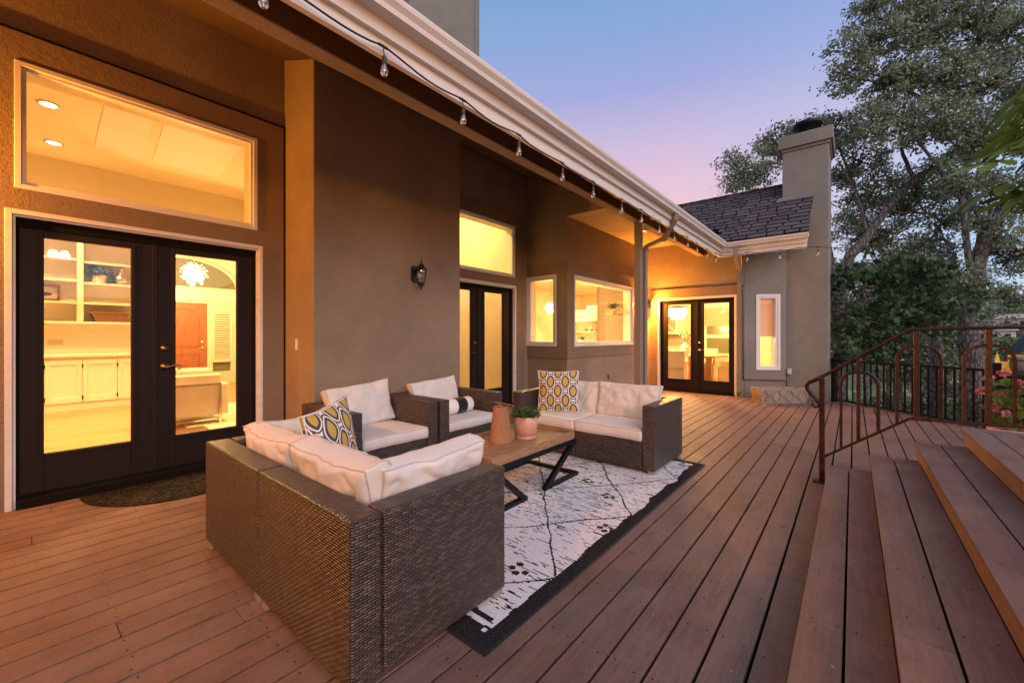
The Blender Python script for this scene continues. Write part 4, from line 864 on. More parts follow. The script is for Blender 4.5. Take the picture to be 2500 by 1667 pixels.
G().box(p1.x - .045, p1.x + .045, p1.y - .045, p1.y + .045, -.4, .92).build('post', FNM, FN, bev=.004); G().box(p0.x - .05, p0.x + .01, p0.y - .06, p0.y + .0, -.3, .86).build('post', FNM, FN, bev=.004)
G().box(p2.x - .04, p2.x + .04, p2.y - .04, p2.y + .04, -1, .66).build('post', FNM, FN, bev=.004)

# ---------------------------------------------------------------- wicker furniture
def feet(t, pts):
    for x, y in pts: G().box(x - .03, x + .03, y - .03, y + .03, .0, .05).build('foot', paint_foot, t, world=False, bev=.004)
paint_foot = paint('grey_foot_cap', (.26, .24, .22), .5)
def loveseat(loc, rz, lab, w=1.70, dpt=.81):
    t = thing('wicker_loveseat', lab, 'loveseat', loc, rz, 'wicker loveseats')
    h = w / 2
    for a, b in ((-h, -.003), (.003, h)): G().box(0, .124, a, b, .045, .64).build('back_panel', WIC, t, world=False, bev=.011)
    for s in (-1, 1):
        a, b = sorted((s * h, s * (h - .118))); G().box(.130, dpt, a, b, .045, .64).build('armrest', WIC, t, world=False, bev=.011)
    for a, b in ((-h + .122, -.003), (.003, h - .122)): G().box(.130, dpt - .008, a, b, .045, .30).build('seat_base', WIC, t, world=False, bev=.009)
    feet(t, [(.04, -h + .04), (.04, -.045), (.04, .045), (.04, h - .04), (dpt - .04, -h + .04), (dpt - .04, h - .04)])
    return t
loveseat((.722, 2.172, .0), 0, 'nearest wicker loveseat with its back to the camera beside the near doors', 1.71, .81)
loveseat((4.468, 2.215, 0), R(180), 'far wicker loveseat facing the camera across the coffee table', 1.67, .79)
def armchair(loc, rz, lab, w=.93):
    t = thing('wicker_armchair', lab, 'armchair', loc, rz, 'wicker armchairs'); h = w / 2
    G().box(0, .124, -h, h, .045, .64).build('back_panel', WIC, t, world=False, bev=.011)
    for s in (-1, 1):
        a, b = sorted((s * h, s * (h - .122))); G().box(.128, .875, a, b, .045, .64).build('armrest', WIC, t, world=False, bev=.011)
    G().box(.128, .862, -h + .125, h - .125, .045, .30).build('seat_base', WIC, t, world=False, bev=.009)
    feet(t, [(.04, -h + .04), (.04, h - .04), (.835, -h + .04), (.835, h - .04)])
armchair((2.172, 4.015, 0), R(-90), 'left wicker armchair against the stucco wall, with a plain cream cushion')
armchair((3.122, 4.005, 0), R(-90), 'right wicker armchair against the stucco wall, holding the striped bolster')

def cushion(name, w, h, t, loc, rot, mat, lab, cat, group=None, edge=.72, nn=26, seed=0, pinch=.04, wr=.016, pipe=True, power=.55, sag=0):
    vs = []; fs = []; N = nn; rn = random.Random(seed)
    ph = [(rn.uniform(-3, 3), rn.uniform(-3, 3)) for _ in range(4)]
    def P(a, c, b):
        T = edge + (1 - edge) * ((max(0, 1 - a * a)) ** .5 * (max(0, 1 - c * c)) ** .5) ** power if edge > .3 else max(.05, ((1 - abs(a) ** 2.6) * (1 - abs(c) ** 2.6))) ** .62
        x = a * w / 2 * (1 - pinch * (1 - c * c)) ; z = c * h / 2 * (1 - pinch * (1 - a * a))
        y = b * t / 2 * T
        k = 3.2 / max(w, h)
        nz = noise.noise(Vector((x * 5 + ph[0][0] + seed, z * 5 + ph[0][1], b * 2.0))) * 1.1 + noise.noise(Vector((x * 12 + ph[1][0], z * 12 + seed * 3.1, b * 5))) * .55 - .5 * max(0, 1 - abs(noise.noise(Vector((x * 6 + z * 3 + seed, z * 5 - x * 2, b * 3 + seed)))) * 9) * min(1, min(1 - abs(a), 1 - abs(c)) * 5)
        ed = 1 - min(1, min(1 - abs(a), 1 - abs(c)) * 4)
        pl = math.sin((x if abs(c) > abs(a) else z) * 95 + 3 * nz) * .004 * ed * (min(1 - abs(a), 1 - abs(c)) * 6 if ed < 1 else 0)
        y += b * (nz * wr + pl) * (1 if edge > .3 else T)
        # crushed corner folds, slump
        z -= sag * (1 - a * a) * (1 + c) / 2 * h * .5
        x += noise.noise(Vector((z * 6 + seed, 3, y * 4))) * .008; z += noise.noise(Vector((x * 6, seed + 7, y * 4))) * .008
        return (x, y, z)
    L = [-1 + 2 * i / N for i in range(N + 1)]
    for b in (-1, 1):
        for c in L:
            for a in L: vs.append(P(a, c, b))
    M1 = (N + 1) ** 2
    for s_ in (0, 1):
        for j in range(N):
            for i in range(N):
                q = [s_ * M1 + j * (N + 1) + i, s_ * M1 + j * (N + 1) + i + 1, s_ * M1 + (j + 1) * (N + 1) + i + 1, s_ * M1 + (j + 1) * (N + 1) + i]
                fs.append(tuple(q if s_ == 0 else q[::-1]))
    per = [(0, i) for i in range(N)] + [(j, N) for j in range(N)] + [(N, N - i) for i in range(N)] + [(N - j, 0) for j in range(N)]
    idx = [j * (N + 1) + i for j, i in per]; K = len(idx); prev = [k for k in idx]; steps = 4 if edge > .3 else 1
    for st in range(1, steps + 1):
        if st == steps: cur = [M1 + k for k in idx]
        else:
            cur = []; f = st / steps; bul = math.sin(math.pi * f) * .010
            for k in idx:
                a_, b_ = Vector(vs[k]), Vector(vs[M1 + k]); m = a_.lerp(b_, f); ctr_ = Vector((m.x, 0, m.z)); 
                if ctr_.length > 0: m += ctr_.normalized() * bul
                cur.append(len(vs)); vs.append(tuple(m))
        for k in range(K): fs.append((prev[k], cur[k], cur[(k + 1) % K], prev[(k + 1) % K]))
        prev = cur
    g = G(); g.add(vs, fs, .5); o = g.build(name, mat, None, smooth=True)
    o.location = loc; o.rotation_euler = rot; tag(o, lab, cat, group)
    if pipe:
        for s_ in (0, 1):
            ring = [Vector(vs[s_ * M1 + k]) for k in idx]; ring.append(ring[0])
            G().tube([p * 1.004 for p in ring], .0032, 6, False).build('piping', PIP if mat is CUS else WFB, o, world=False, smooth=True)
    return o
SC = 'cream seat cushions'; BCG = 'cream back cushions'
def seatc(cx, cy, lx, ly, rz, lab, seed): cushion('seat_cushion', lx, ly, .115, (cx, cy, .357), (R(90), 0, rz), CUS, lab, 'cushion', SC, .80, 24, seed, .012, .006)
seatc(1.19, 2.60, .65, .72, 0, 'seat cushion of the nearest loveseat, on its half by the doors', 1); seatc(1.19, 1.83, .65, .72, 0, 'seat cushion of the nearest loveseat, on its half by the rug edge', 2)
seatc(4.00, 1.86, .66, .71, 0, 'seat cushion on the right half of the far loveseat', 3); seatc(4.00, 2.58, .66, .71, 0, 'seat cushion on the left half of the far loveseat, under the patterned pillow', 4)
seatc(2.175, 3.51, .67, .73, 0, 'seat cushion of the left wicker armchair', 5); seatc(3.125, 3.50, .68, .73, 0, 'seat cushion of the right wicker armchair, under the bolster', 6)
Z90 = R(90)
def backc(w, h, t, loc, rot, lab, seed, **k): cushion('back_cushion', w, h, t, loc, rot, CUS, lab, 'cushion', BCG, .58, 36, seed, .05, k.pop('wr', .024), **k)
# nearest loveseat (cushions lean on its back, x = .85)
backc(.68, .36, .20, (.965, 1.815, .580), (R(-12), 0, R(90)), 'cream back cushion nearest the camera in the nearest loveseat', 11, sag=.05)
backc(.68, .33, .19, (.975, 2.560, .572), (R(-12), 0, R(90)), 'cream back cushion of the nearest loveseat, beside the french doors', 12, sag=.06)
backc(.60, .35, .17, (1.235, 1.550, .580), (R(14), 0, R(1)), 'cream cushion leaning on the near arm of the nearest loveseat', 13, sag=.02)
backc(.56, .33, .14, (1.22, 2.83, .57), (R(-12), 0, R(-3)), 'cream cushion leaning on the far arm of the nearest loveseat', 14)
# armchairs
backc(.66, .42, .17, (2.185, 3.80, .585), (R(-18), R(-5), R(0)), 'tall cream back cushion of the left wicker armchair', 15)
backc(.64, .38, .15, (3.14, 3.80, .578), (R(-17), R(-4), R(-2)), 'cream back cushion of the right wicker armchair', 16)
# far loveseat
backc(.70, .38, .17, (4.25, 1.88, .570), (R(12), 0, R(90)), 'cream back cushion on the right half of the far loveseat', 17)
backc(.64, .38, .15, (4.26, 2.54, .565), (R(12), 0, R(90)), 'cream back cushion on the left half of the far loveseat', 18, sag=.03)
def throw(loc, rot, lab, seed): 
    o = cushion('throw_pillow', .47, .47, .17, loc, rot, OGE, lab, 'pillow', 'patterned throw pillows', .05, 30, seed, .07, .006, True)
throw((1.235, 2.47, .625), (R(-8), R(-7), R(32)), 'patterned yellow and grey throw pillow tipped in the corner of the nearest loveseat', 21)
throw((3.98, 2.615, .645), (R(-10), R(-1), R(-61)), 'patterned yellow and grey throw pillow upright on the far loveseat', 22)
bo = thing('bolster', 'black and white striped bolster on the right wicker armchair', 'pillow', (3.13, 3.42, .50), R(4))
def bols(x0, x1, cap0, cap1):
    pr = []; 
    if cap0: pr += [(.001, x0 - .012), (.03, x0 - .014), (.06, x0 - .008), (.078, x0 + .006)]
    k = 6
    for i in range(k + 1): x = x0 + .014 * cap0 + (x1 - x0 - .014 * cap0 - .014 * cap1) * i / k; pr.append((.083 + .004 * math.sin(math.pi * (x + .22) / .44), x))
    if cap1: pr += [(.078, x1 - .006), (.06, x1 + .008), (.03, x1 + .014), (.001, x1 + .012)]
    return G().lathe(pr, (0, 0, 0), 28, ax='x')
bols(-.22, .22, 1, 1).build('white_cover', WFB, bo, world=False, smooth=True)
g = G(); g.lathe([(.0885, -.075), (.0895, 0), (.0885, .075)], (.03, 0, 0), 28, ax='x'); g.build('black_band', BFB, bo, world=False, smooth=True)
for x in (-.205, .205): G().tube([(x, .082 * math.cos(a * .2618), .082 * math.sin(a * .2618)) for a in range(25)], .004, 6, False).build('piping', WFB, bo, world=False, smooth=True)

# coffee table
TB = thing('coffee_table', 'wooden tray-top coffee table on black metal Z-shaped legs', 'table', (2.65, 2.23, 0))
g = G()
for k in range(5):
    a = 1.955 + k * .11; g.box(2.12, 3.185, a, a + .1085, .375, .402)
g.build('tabletop', TBL, TB, bev=.0015)
g = G(); g.box(2.10, 3.205, 1.93, 1.955, .358, .425); g.box(2.10, 3.205, 2.506, 2.531, .358, .425); g.box(2.10, 2.125, 1.956, 2.505, .358, .425); g.box(3.18, 3.205, 1.956, 2.505, .358, .425); g.build('tray_rim', TBL, TB, bev=.003)
for i, y in enumerate((1.952, 2.51)):
    g = G(); g.sqtube([(2.12, y, .335), (3.24, y, .335)], .042); g.build('frame_rail', MBK, TB, bev=.003)
    g = G()
    def barp(a, b, w_): # flat bar in the xz plane
        a, b = Vector(a), Vector(b); d = (b - a).normalized(); nn_ = Vector((-d.z, 0, d.x)) * w_ / 2
        q = [a + nn_, b + nn_, b - nn_, a - nn_]; g.add([(p.x, y - .02, p.z) for p in q] + [(p.x, y + .02, p.z) for p in q], [(0, 1, 2, 3), (7, 6, 5, 4), (0, 1, 5, 4), (1, 2, 6, 5), (2, 3, 7, 6), (3, 0, 4, 7)])
    barp((3.225, y, .33), (2.765, y, .018), .042); g.build('leg', MBK, TB, bev=.002)
    g = G(); barp((2.125, y, .33), (2.505, y, .018), .042); g.build('leg', MBK, TB, bev=.002)
    g = G(); g.box(2.755, 3.28, y - .0195, y + .0195, .001, .043); g.build('foot_rail', MBK, TB, bev=.002); g = G(); g.box(2.08, 2.515, y - .0195, y + .0195, .001, .043); g.build('foot_rail', MBK, TB, bev=.002)
for x in (3.26, 2.10): G().box(x - .02, x + .02, 1.973, 2.489, .0015, .0425).build('cross_rail', MBK, TB, bev=.002)
t = thing('rope_lantern', 'tapered jute rope lantern with a looped rim on the coffee table', 'lantern', (2.58, 2.27, .402))
pr = [(.092, .0), (.092, .01), (.085, .08), (.076, .17), (.066, .25), (.060, .29)]
G().lathe(pr, (0, 0, 0), 68).build('rope_wrap', ROP, t, world=False, smooth=True)
g = G(); g.lathe([(.093, .0), (.096, .006), (.093, .012)], (0, 0, 0), 40); g.build('base_ring', ROP, t, world=False, smooth=True)
g = G(); g.tube([(.062 * math.cos(R(q)) + .012, .062 * math.sin(R(q)), .300 - .018 * math.cos(R(q)) + (.012 if 60 < q < 300 else 0)) for q in range(0, 361, 15)], .0045, 6, False); g.build('rim', ROP, t, world=False, smooth=True)
g = G(); g.tube([(.05, -.02, .302), (.085, -.05, .295), (.115, -.055, .275), (.10, -.015, .268), (.06, .0, .285)], .0045, 6); g.build('loop_handle', ROP, t, world=False, smooth=True)
t = thing('herb_pot', 'pink ceramic pot with a bushy green plant on the coffee table', 'potted plant', (2.81, 2.185, .402))
G().lathe([(.088, 0), (.092, .004), (.092, .022), (.086, .026), (.098, .032), (.1015, .10), (.1015, .185), (.099, .188), (.092, .186), (.090, .16), (.001, .158)], (0, 0, 0), 40).build('pot', POT, t, world=False, smooth=True)
G().lathe([(.090, .162), (.001, .166)], (0, 0, 0), 24).build('soil', SOI, t, world=False)
g = G()
pts = []
for i in range(95):
    a = random.random() * 6.283; rr = .085 * random.random() ** .5; b = random.random() * 6.283; x, y = rr * math.cos(a), rr * math.sin(a); hh = random.uniform(.04, .10) * (1.15 - rr * 4)
    e = (x * 1.35 + .02 * math.cos(b), y * 1.35 + .02 * math.sin(b), .166 + hh); g.tube([(x, y, .16), e], .0012, 3); pts += [((x + (e[0] - x) * f), (y + (e[1] - y) * f), .16 + (e[2] - .16) * f) for f in (.5, .75, 1)]
g.build('stems', LBX, t, world=False, recalc=False); o = cloud('leaves', LBX, t, pts, 7, .008, .010, .42)

# rug
RGX = (1.19, 4.34, 1.13, 3.28); cell = .0075
RG_ = thing('area_rug', 'black and white diamond rug with a black border under the seating', 'rug', (2.76, 2.2, 0))
nx, ny = int((RGX[1] - RGX[0]) / cell), int((RGX[3] - RGX[2]) / cell)
X, Y = np.meshgrid(RGX[0] + (np.arange(nx) + .5) * cell, RGX[2] + (np.arange(ny) + .5) * cell, indexing='ij')
rg = np.random.default_rng(12)
def sm(n1, n2, k, ax=None):
    a = rg.random((n1 // k + 3, n2 // k + 3)); i = np.arange(n1) / k; j = np.arange(n2) / k; i0 = i.astype(int); j0 = j.astype(int); fi = (i - i0)[:, None]; fj = (j - j0)[None, :]
    return a[np.ix_(i0, j0)] * (1 - fi) * (1 - fj) + a[np.ix_(i0 + 1, j0)] * fi * (1 - fj) + a[np.ix_(i0, j0 + 1)] * (1 - fi) * fj + a[np.ix_(i0 + 1, j0 + 1)] * fi * fj
wv1, wv2 = sm(nx, ny, 22), sm(nx, ny, 9)
jit = (wv1 - .5) * .035 + (wv2 - .5) * .016
edge = np.minimum.reduce([X - RGX[0], RGX[1] - X, Y - RGX[2], RGX[3] - Y])
blk = edge < .075 + (wv1 - .5) * .05 + (wv2 - .5) * .02
def lines(sg):
    u = X + sg * (Y - 1.2) / .79 - 1.80 + jit * 1.6; u = u / .965; d = np.abs(u - np.round(u)) * .965 * .62
    return d < .0062 + (wv2 - .5) * .004
blk |= lines(1) | lines(-1)
dash = rg.random((nx, ny)); run = np.zeros((nx, ny)); cur = np.zeros(nx); dens = .012 + .085 * np.clip(sm(nx, ny, 60) * 1.6 - .45, 0, 1) * (rg.random(nx)[:, None] < .62)
for j in range(ny):
    st_ = (rg.random(nx) < dens[:, j]); cur = np.where(cur > 0, cur - 1, np.where(st_, np.where(rg.random(nx) < .25, rg.integers(5, 16, nx), rg.integers(1, 6, nx)), 0)); run[:, j] = cur
blk |= run > 0
for (mx, my, rr) in ((1.745, 1.394, .045), (2.993, 1.494, .042), (2.479, 1.247, .045), (3.193, 1.781, .042), (4.19, 1.27, .042), (2.22, 2.35, .045), (3.9, 2.3, .045), (3.4, 2.9, .045)):
    for q in range(5):
        a = R(72 * q + 40); 
        if q == 4: continue
        blk |= ((X - mx - rr * math.cos(a)) / 1.0) ** 2 + (Y - my - rr * math.sin(a)) ** 2 < .021 ** 2
for mx in (1.285, 1.345): blk |= (np.abs(X - mx) < .016) & (np.abs(Y - 1.30) < .062)
z = .0125 + (sm(nx, ny, 40) - .5) * .002 + rg.uniform(0, .0018, (nx, ny)) - blk * .0012
c = cell / 2
V = np.stack([np.stack([X + sx * c, Y + sy * c, z], -1) for sx, sy in ((-1, -1), (1, -1), (1, 1), (-1, 1))], 2).reshape(-1, 3)
RH = np.array((2.76, 2.2, 0)); npmesh('pile', V, 4, RUGM, RG_, blk.astype(float).ravel() * rg.uniform(.975, 1, blk.size), RH)
G().box(RGX[0] - .006, RGX[1] + .006, RGX[2] - .006, RGX[3] + .006, .002, .0105).build('bound_edge', BFB, RG_, bev=.003)

# doormat
DM = thing('doormat', 'half-round dark rubber doormat with raised scrolls at the near doors', 'doormat', (.92, 4.4, 0))
hm = [(.92 + .62 * math.cos(R(a)), 4.69 - .64 * abs(math.sin(R(a))) ** .9) for a in range(0, 181, 6)]
G().prism(hm, .002, .012).build('mat_base', MAT, DM, bev=.003)
g = G(); g.tube([(x * .95 + .046, 4.69 + (y - 4.69) * .94, .012) for x, y in hm], .006, 6); 
for a in (60, 90, 120): g.tube([(.92, 4.66, .012), (.92 + .58 * math.cos(R(a)), 4.69 - .58 * math.sin(R(a)), .012)], .007, 6)
g.tube([(.92 + .30 * math.cos(R(a)), 4.69 - .30 * math.sin(R(a)), .012) for a in range(0, 181, 10)], .007, 6)
rr_ = random.Random(4)
for i in range(46):
    a = R(rr_.uniform(8, 172)); q = rr_.uniform(.1, .56); x, y = .92 + q * math.cos(a), 4.69 - q * math.sin(a); s0 = rr_.random() * 6.28; hh = rr_.choice((-1, 1)); sz = rr_.uniform(.025, .05)
    g.tube([(x + sz * (1 - k / 12) * math.cos(s0 + hh * k * .5), y + sz * (1 - k / 12) * math.sin(s0 + hh * k * .5), .012) for k in range(11)], .004, 5)
g.build('scrollwork', MAT, DM, recalc=False)

# stone trough planter
PLn = thing('stone_planter', 'tapered stone trough planter with a basketweave pattern by the chimney', 'planter', (9.4, 1.1, 0), math.atan2(-.70, .62))
def taper(g, w0, d0, w1, d1, z0, z1): g.add([(-w0, -d0, z0), (w0, -d0, z0), (w0, d0, z0), (-w0, d0, z0), (-w1, -d1, z1), (w1, -d1, z1), (w1, d1, z1), (-w1, d1, z1)], [(3, 2, 1, 0), (0, 1, 5, 4), (1, 2, 6, 5), (2, 3, 7, 6), (3, 0, 4, 7)])
g = G(); taper(g, .42, .15, .47, .17, .001, .28); g.add([(-.46, -.17, .28), (.46, -.17, .28), (.46, .17, .28), (-.46, .17, .28), (-.42, -.13, .28), (.42, -.13, .28), (.42, .13, .28), (-.42, .13, .28), (-.42, -.13, .22), (.42, -.13, .22), (.42, .13, .22), (-.42, .13, .22)], [(0, 1, 5, 4), (1, 2, 6, 5), (2, 3, 7, 6), (3, 0, 4, 7), (4, 5, 9, 8), (5, 6, 10, 9), (6, 7, 11, 10), (7, 4, 8, 11)])
g.build('trough', STO, PLn, world=False)
g = G()
def yf(z): return -(.15 + .02 * z / .28) - .003
for i in range(7):
    for s in (-1, 1):
        for o_ in (0, .022):
            x0 = -.40 + i * .125 + o_; x1 = x0 + s * .085
            if s < 0: x0 += .09; x1 += .09
            za, zz = (.03, .15) if (i + (s > 0)) % 2 else (.13, .25)
            g.tube([(x0, yf(za), za), (x1, yf(zz), zz)], .0075, 5)
for i in range(3):
    for s in (-1, 1): g.tube([(-.425 - .03 * .3, -.10 + i * .08, .05), (-.45, -.10 + i * .08 + s * .04, .22)], .005, 5)
g.build('basketweave_relief', STO, PLn, world=False)
G().box(-.42, .42, -.13, .13, .225, .245).build('soil', SOI, PLn, world=False)
cloud('dried_petals', LPK, PLn, [(random.uniform(-.38, .38), random.uniform(-.1, .1), .25) for _ in range(50)], 2, .01, .012, .6)

# wall lanterns
def lantern(loc, rz, lab, lit):
    t = thing('wall_lantern', lab, 'wall lantern', loc, rz, 'wall lanterns')
    g = G(); g.prism([(-.035, -.10), (.035, -.10), (.05, -.075), (.05, .075), (.035, .10), (-.035, .10), (-.05, .075), (-.05, -.075)], -.022, 0, 'y'); g.lathe([(.03, -.022), (.02, -.04)], (0, 0, .02), 12, ax='y'); g.build('backplate', BLK, t, world=False, bev=.004)
    cz = -.02; cy = -.135
    g = G(); g.tube([(0, -.03, .02), (0, -.06, .055), (0, -.10, .085), (0, cy, .105)], .010, 8); g.tube([(0, -.02, -.02), (0, -.05, -.03), (0, -.07, .0), (0, -.06, .03)], .006, 6); g.build('arm', BLK, t, world=False, smooth=True)
    g = G(); g.lathe([(.001, .165), (.008, .155), (.010, .145), (.005, .135), (.009, .128), (.012, .115), (.014, .105)], (0, cy, 0), 14); g.build('finial', BLK, t, world=False, smooth=True)
    g = G(); g.lathe([(.012, .105), (.030, .102), (.033, .085), (.042, .065), (.072, .045), (.075, .035), (.060, .032), (.055, .03)], (0, cy, 0), 20); g.build('cap', BLK, t, world=False, smooth=True)
    G().lathe([(.055, .03), (.054, -.02), (.045, -.085), (.038, -.115)], (0, cy, 0), 20).build('glass', BUL if not lit else EML, t, world=False, smooth=True)
    g = G()
    for k in range(6):
        a = R(60 * k); g.tube([(.058 * math.cos(a), cy + .058 * math.sin(a), .032), (.056 * math.cos(a), cy + .056 * math.sin(a), -.03), (.040 * math.cos(a), cy + .040 * math.sin(a), -.118)], .0035, 5)
    g.build('cage_rib', BLK, t, world=False)
    g = G(); g.lathe([(.042, -.112), (.044, -.12), (.032, -.14), (.020, -.152), (.012, -.16), (.007, -.168), (.010, -.178), (.008, -.19), (.001, -.197)], (0, cy, 0), 16); g.build('base', BLK, t, world=False, smooth=True)
    G().lathe([(.014, -.11), (.016, -.06), (.026, -.03), (.022, 0), (.001, .015)], (0, cy, 0), 12).build('bulb', EMW if lit else BUL, t, world=False, smooth=True)
    if lit:
        l = light(None, 'lamp', 'POINT', (0, 0, 0), lit, (1, .34, .04), .03); l.parent = t; l.location = (0, cy - .0, -.25) if False else (0, cy - .085, -.03)
    return t
lantern((3.06, 4.087, 2.03), 0, 'unlit black carriage lantern on the stucco wall between the two sets of doors', 0)
lantern((9.77, 3.84, 2.06), R(-90), 'lit carriage lantern glowing beside the far french doors', 520)
lantern((-1.05, 4.748, 2.45), 0, 'lit carriage lantern left of the near doors', 400)
LP = thing('lamp_post', 'lit lantern on a post at the upper terrace behind the camera', 'lamp post', (-3.6, -4.6, .5))
G().lathe([(.05, 0), (.05, 2.2), (.02, 2.25)], (0, 0, 0), 12).build('post', BLK, LP, world=False); G().lathe([(.05, 2.25), (.09, 2.30), (.11, 2.50), (.03, 2.58)], (0, 0, 0), 12).build('glass', EMS, LP, world=False)
l = light(None, 'lamp', 'POINT', (0, 0, 0), 1050, (1, .36, .06), .05); l.data.shadow_soft_size = .3; l.parent = LP; l.location = (.05, .16, 2.40)

# string lights
SL = thing('string_lights', 'black string of clear unlit bulbs hung along the white fascia', 'string lights', (4, 2.06, 2.88))
nodes = [(x, 2.052, z) for x, z in ((-1.1, 2.93), (-.5, 2.93), (.09, 2.93), (.70, 2.93), (1.32, 2.925), (1.936, 2.895), (2.548, 2.887), (3.182, 2.87), (3.767, 2.866), (4.445, 2.859), (5.015, 2.875), (5.624, 2.862), (6.244, 2.861), (6.88, 2.875), (7.40, 2.87), (8.04, 2.875), (8.66, 2.89))]
nodes += [(9.155, 1.99, 2.90), (9.155, 1.60, 2.925), (9.155, 1.06, 2.90), (9.155, .69, 2.905), (9.25, .49, 2.90), (10.3, -.6, 2.95), (12.5, -1.3, 3.1), (14.9, -2.2, 3.3)]
pts = []
for i, (a, b) in enumerate(zip(nodes, nodes[1:])):
    a, b = Vector(a), Vector(b); L = (b - a).length
    for k in range(8):
        f = k / 8; p = a.lerp(b, f); p.z -= (.022 if i < 16 else .03 * min(L, 2)) * math.sin(math.pi * f) + .006 * math.sin(6.28 * f + i); pts.append(tuple(p))
pts.append(nodes[-1]); G().tube(pts, .006, 6).build('cable', BLK, SL, smooth=True)
for i, (x, y, z) in enumerate(nodes[:-3]):
    if i in (17, 20): continue
    q = random.uniform(-.008, .008); dirx = 1 if i < 17 else 0
    g = G(); g.tube([(x - .028 * dirx, y - .028 * (1 - dirx), z), (x + .028 * dirx, y + .028 * (1 - dirx), z)], .0085, 8); g.tube([(x, y, z), (x + q, y - .004, z - .055)], .0036, 6)
    g.lathe([(.006, .0), (.012, -.004), (.0135, -.012), (.0135, -.045), (.012, -.048)], (x + q, y - .004, z - .053), 12, cap=True); g.build('socket', BLK, SL, smooth=False)
    bz = z - .100
    G().lathe([(.0115, 0), (.013, -.010), (.020, -.030), (.0225, -.045), (.020, -.058), (.012, -.067), (.001, -.070)], (x + q, y - .004, bz), 16).build('bulb', BUL, SL, smooth=True)
    g = G(); g.tube([(x + q - .004, y - .004, bz), (x + q - .006, y - .004, bz - .03), (x + q, y - .004, bz - .045), (x + q + .006, y - .004, bz - .03), (x + q + .004, y - .004, bz)], .0011, 4); g.tube([(x + q, y - .004, bz), (x + q, y - .004, bz - .022)], .003, 5); g.build('filament', FIL, SL)
G().tube([(9.15, .69, 2.96), (9.14, .69, 2.93), (9.14, .69, 2.86)], .004, 6).build('hook', WHT, SL)

# ---------------------------------------------------------------- geranium pot
GP = thing('geranium_pot', 'potted geranium with pink flower heads behind the railing', 'potted plant', (6.6, -1.28, 0))
G().lathe([(.13, 0), (.17, .28), (.185, .28), (.185, .32), (.165, .32), (.16, .26)], (6.6, -1.28, 0), 24).build('pot', POT, GP, smooth=True); G().lathe([(.16, .29), (.001, .30)], (6.6, -1.28, 0), 20).build('soil', SOI, GP)
lf = [(math.cos(R(a)) * (1 if a % 60 else .8), math.sin(R(a)) * (.62 if a % 60 else .5)) for a in range(0, 360, 30)]
cloud('leaves', LGR, GP, ctr(6.62, -1.32, .58, .20, .24, .26, 60, 41), 3, .03, .042, .8, shape=lf, off=(6.6, -1.28, 0), seed=41)
heads = [(6.50, -1.10, .84), (6.58, -1.22, .90), (6.60, -1.32, .80), (6.52, -1.18, .68), (6.55, -1.26, .60), (6.62, -1.40, .72), (6.50, -1.22, .48), (6.58, -1.36, .52), (6.66, -1.45, .88), (6.54, -1.05, .70), (6.6, -1.42, .58), (6.48, -1.13, .54)]
g = G()
for h in heads: g.tube([(6.61, -1.3, .35), ((h[0] + 6.61) / 2, (h[1] - 1.3) / 2, h[2] * .55 + .12), h], .004, 5)
g.build('stems', LGR, GP, recalc=False)
for i, h in enumerate(heads):
    rgv = np.random.default_rng(60 + i); cr = .25 + .6 * (i in (4, 6, 7, 10)) + .15 * rgv.random()
    cloud('flower_head', LPK, GP, ctr(*h, .042, .042, .032, 22, 70 + i, 1), 4, .008, .014, .7, off=(6.6, -1.28, 0), seed=80 + i, rnd=np.clip(cr + rgv.uniform(-.2, .2, 88), 0, 1))

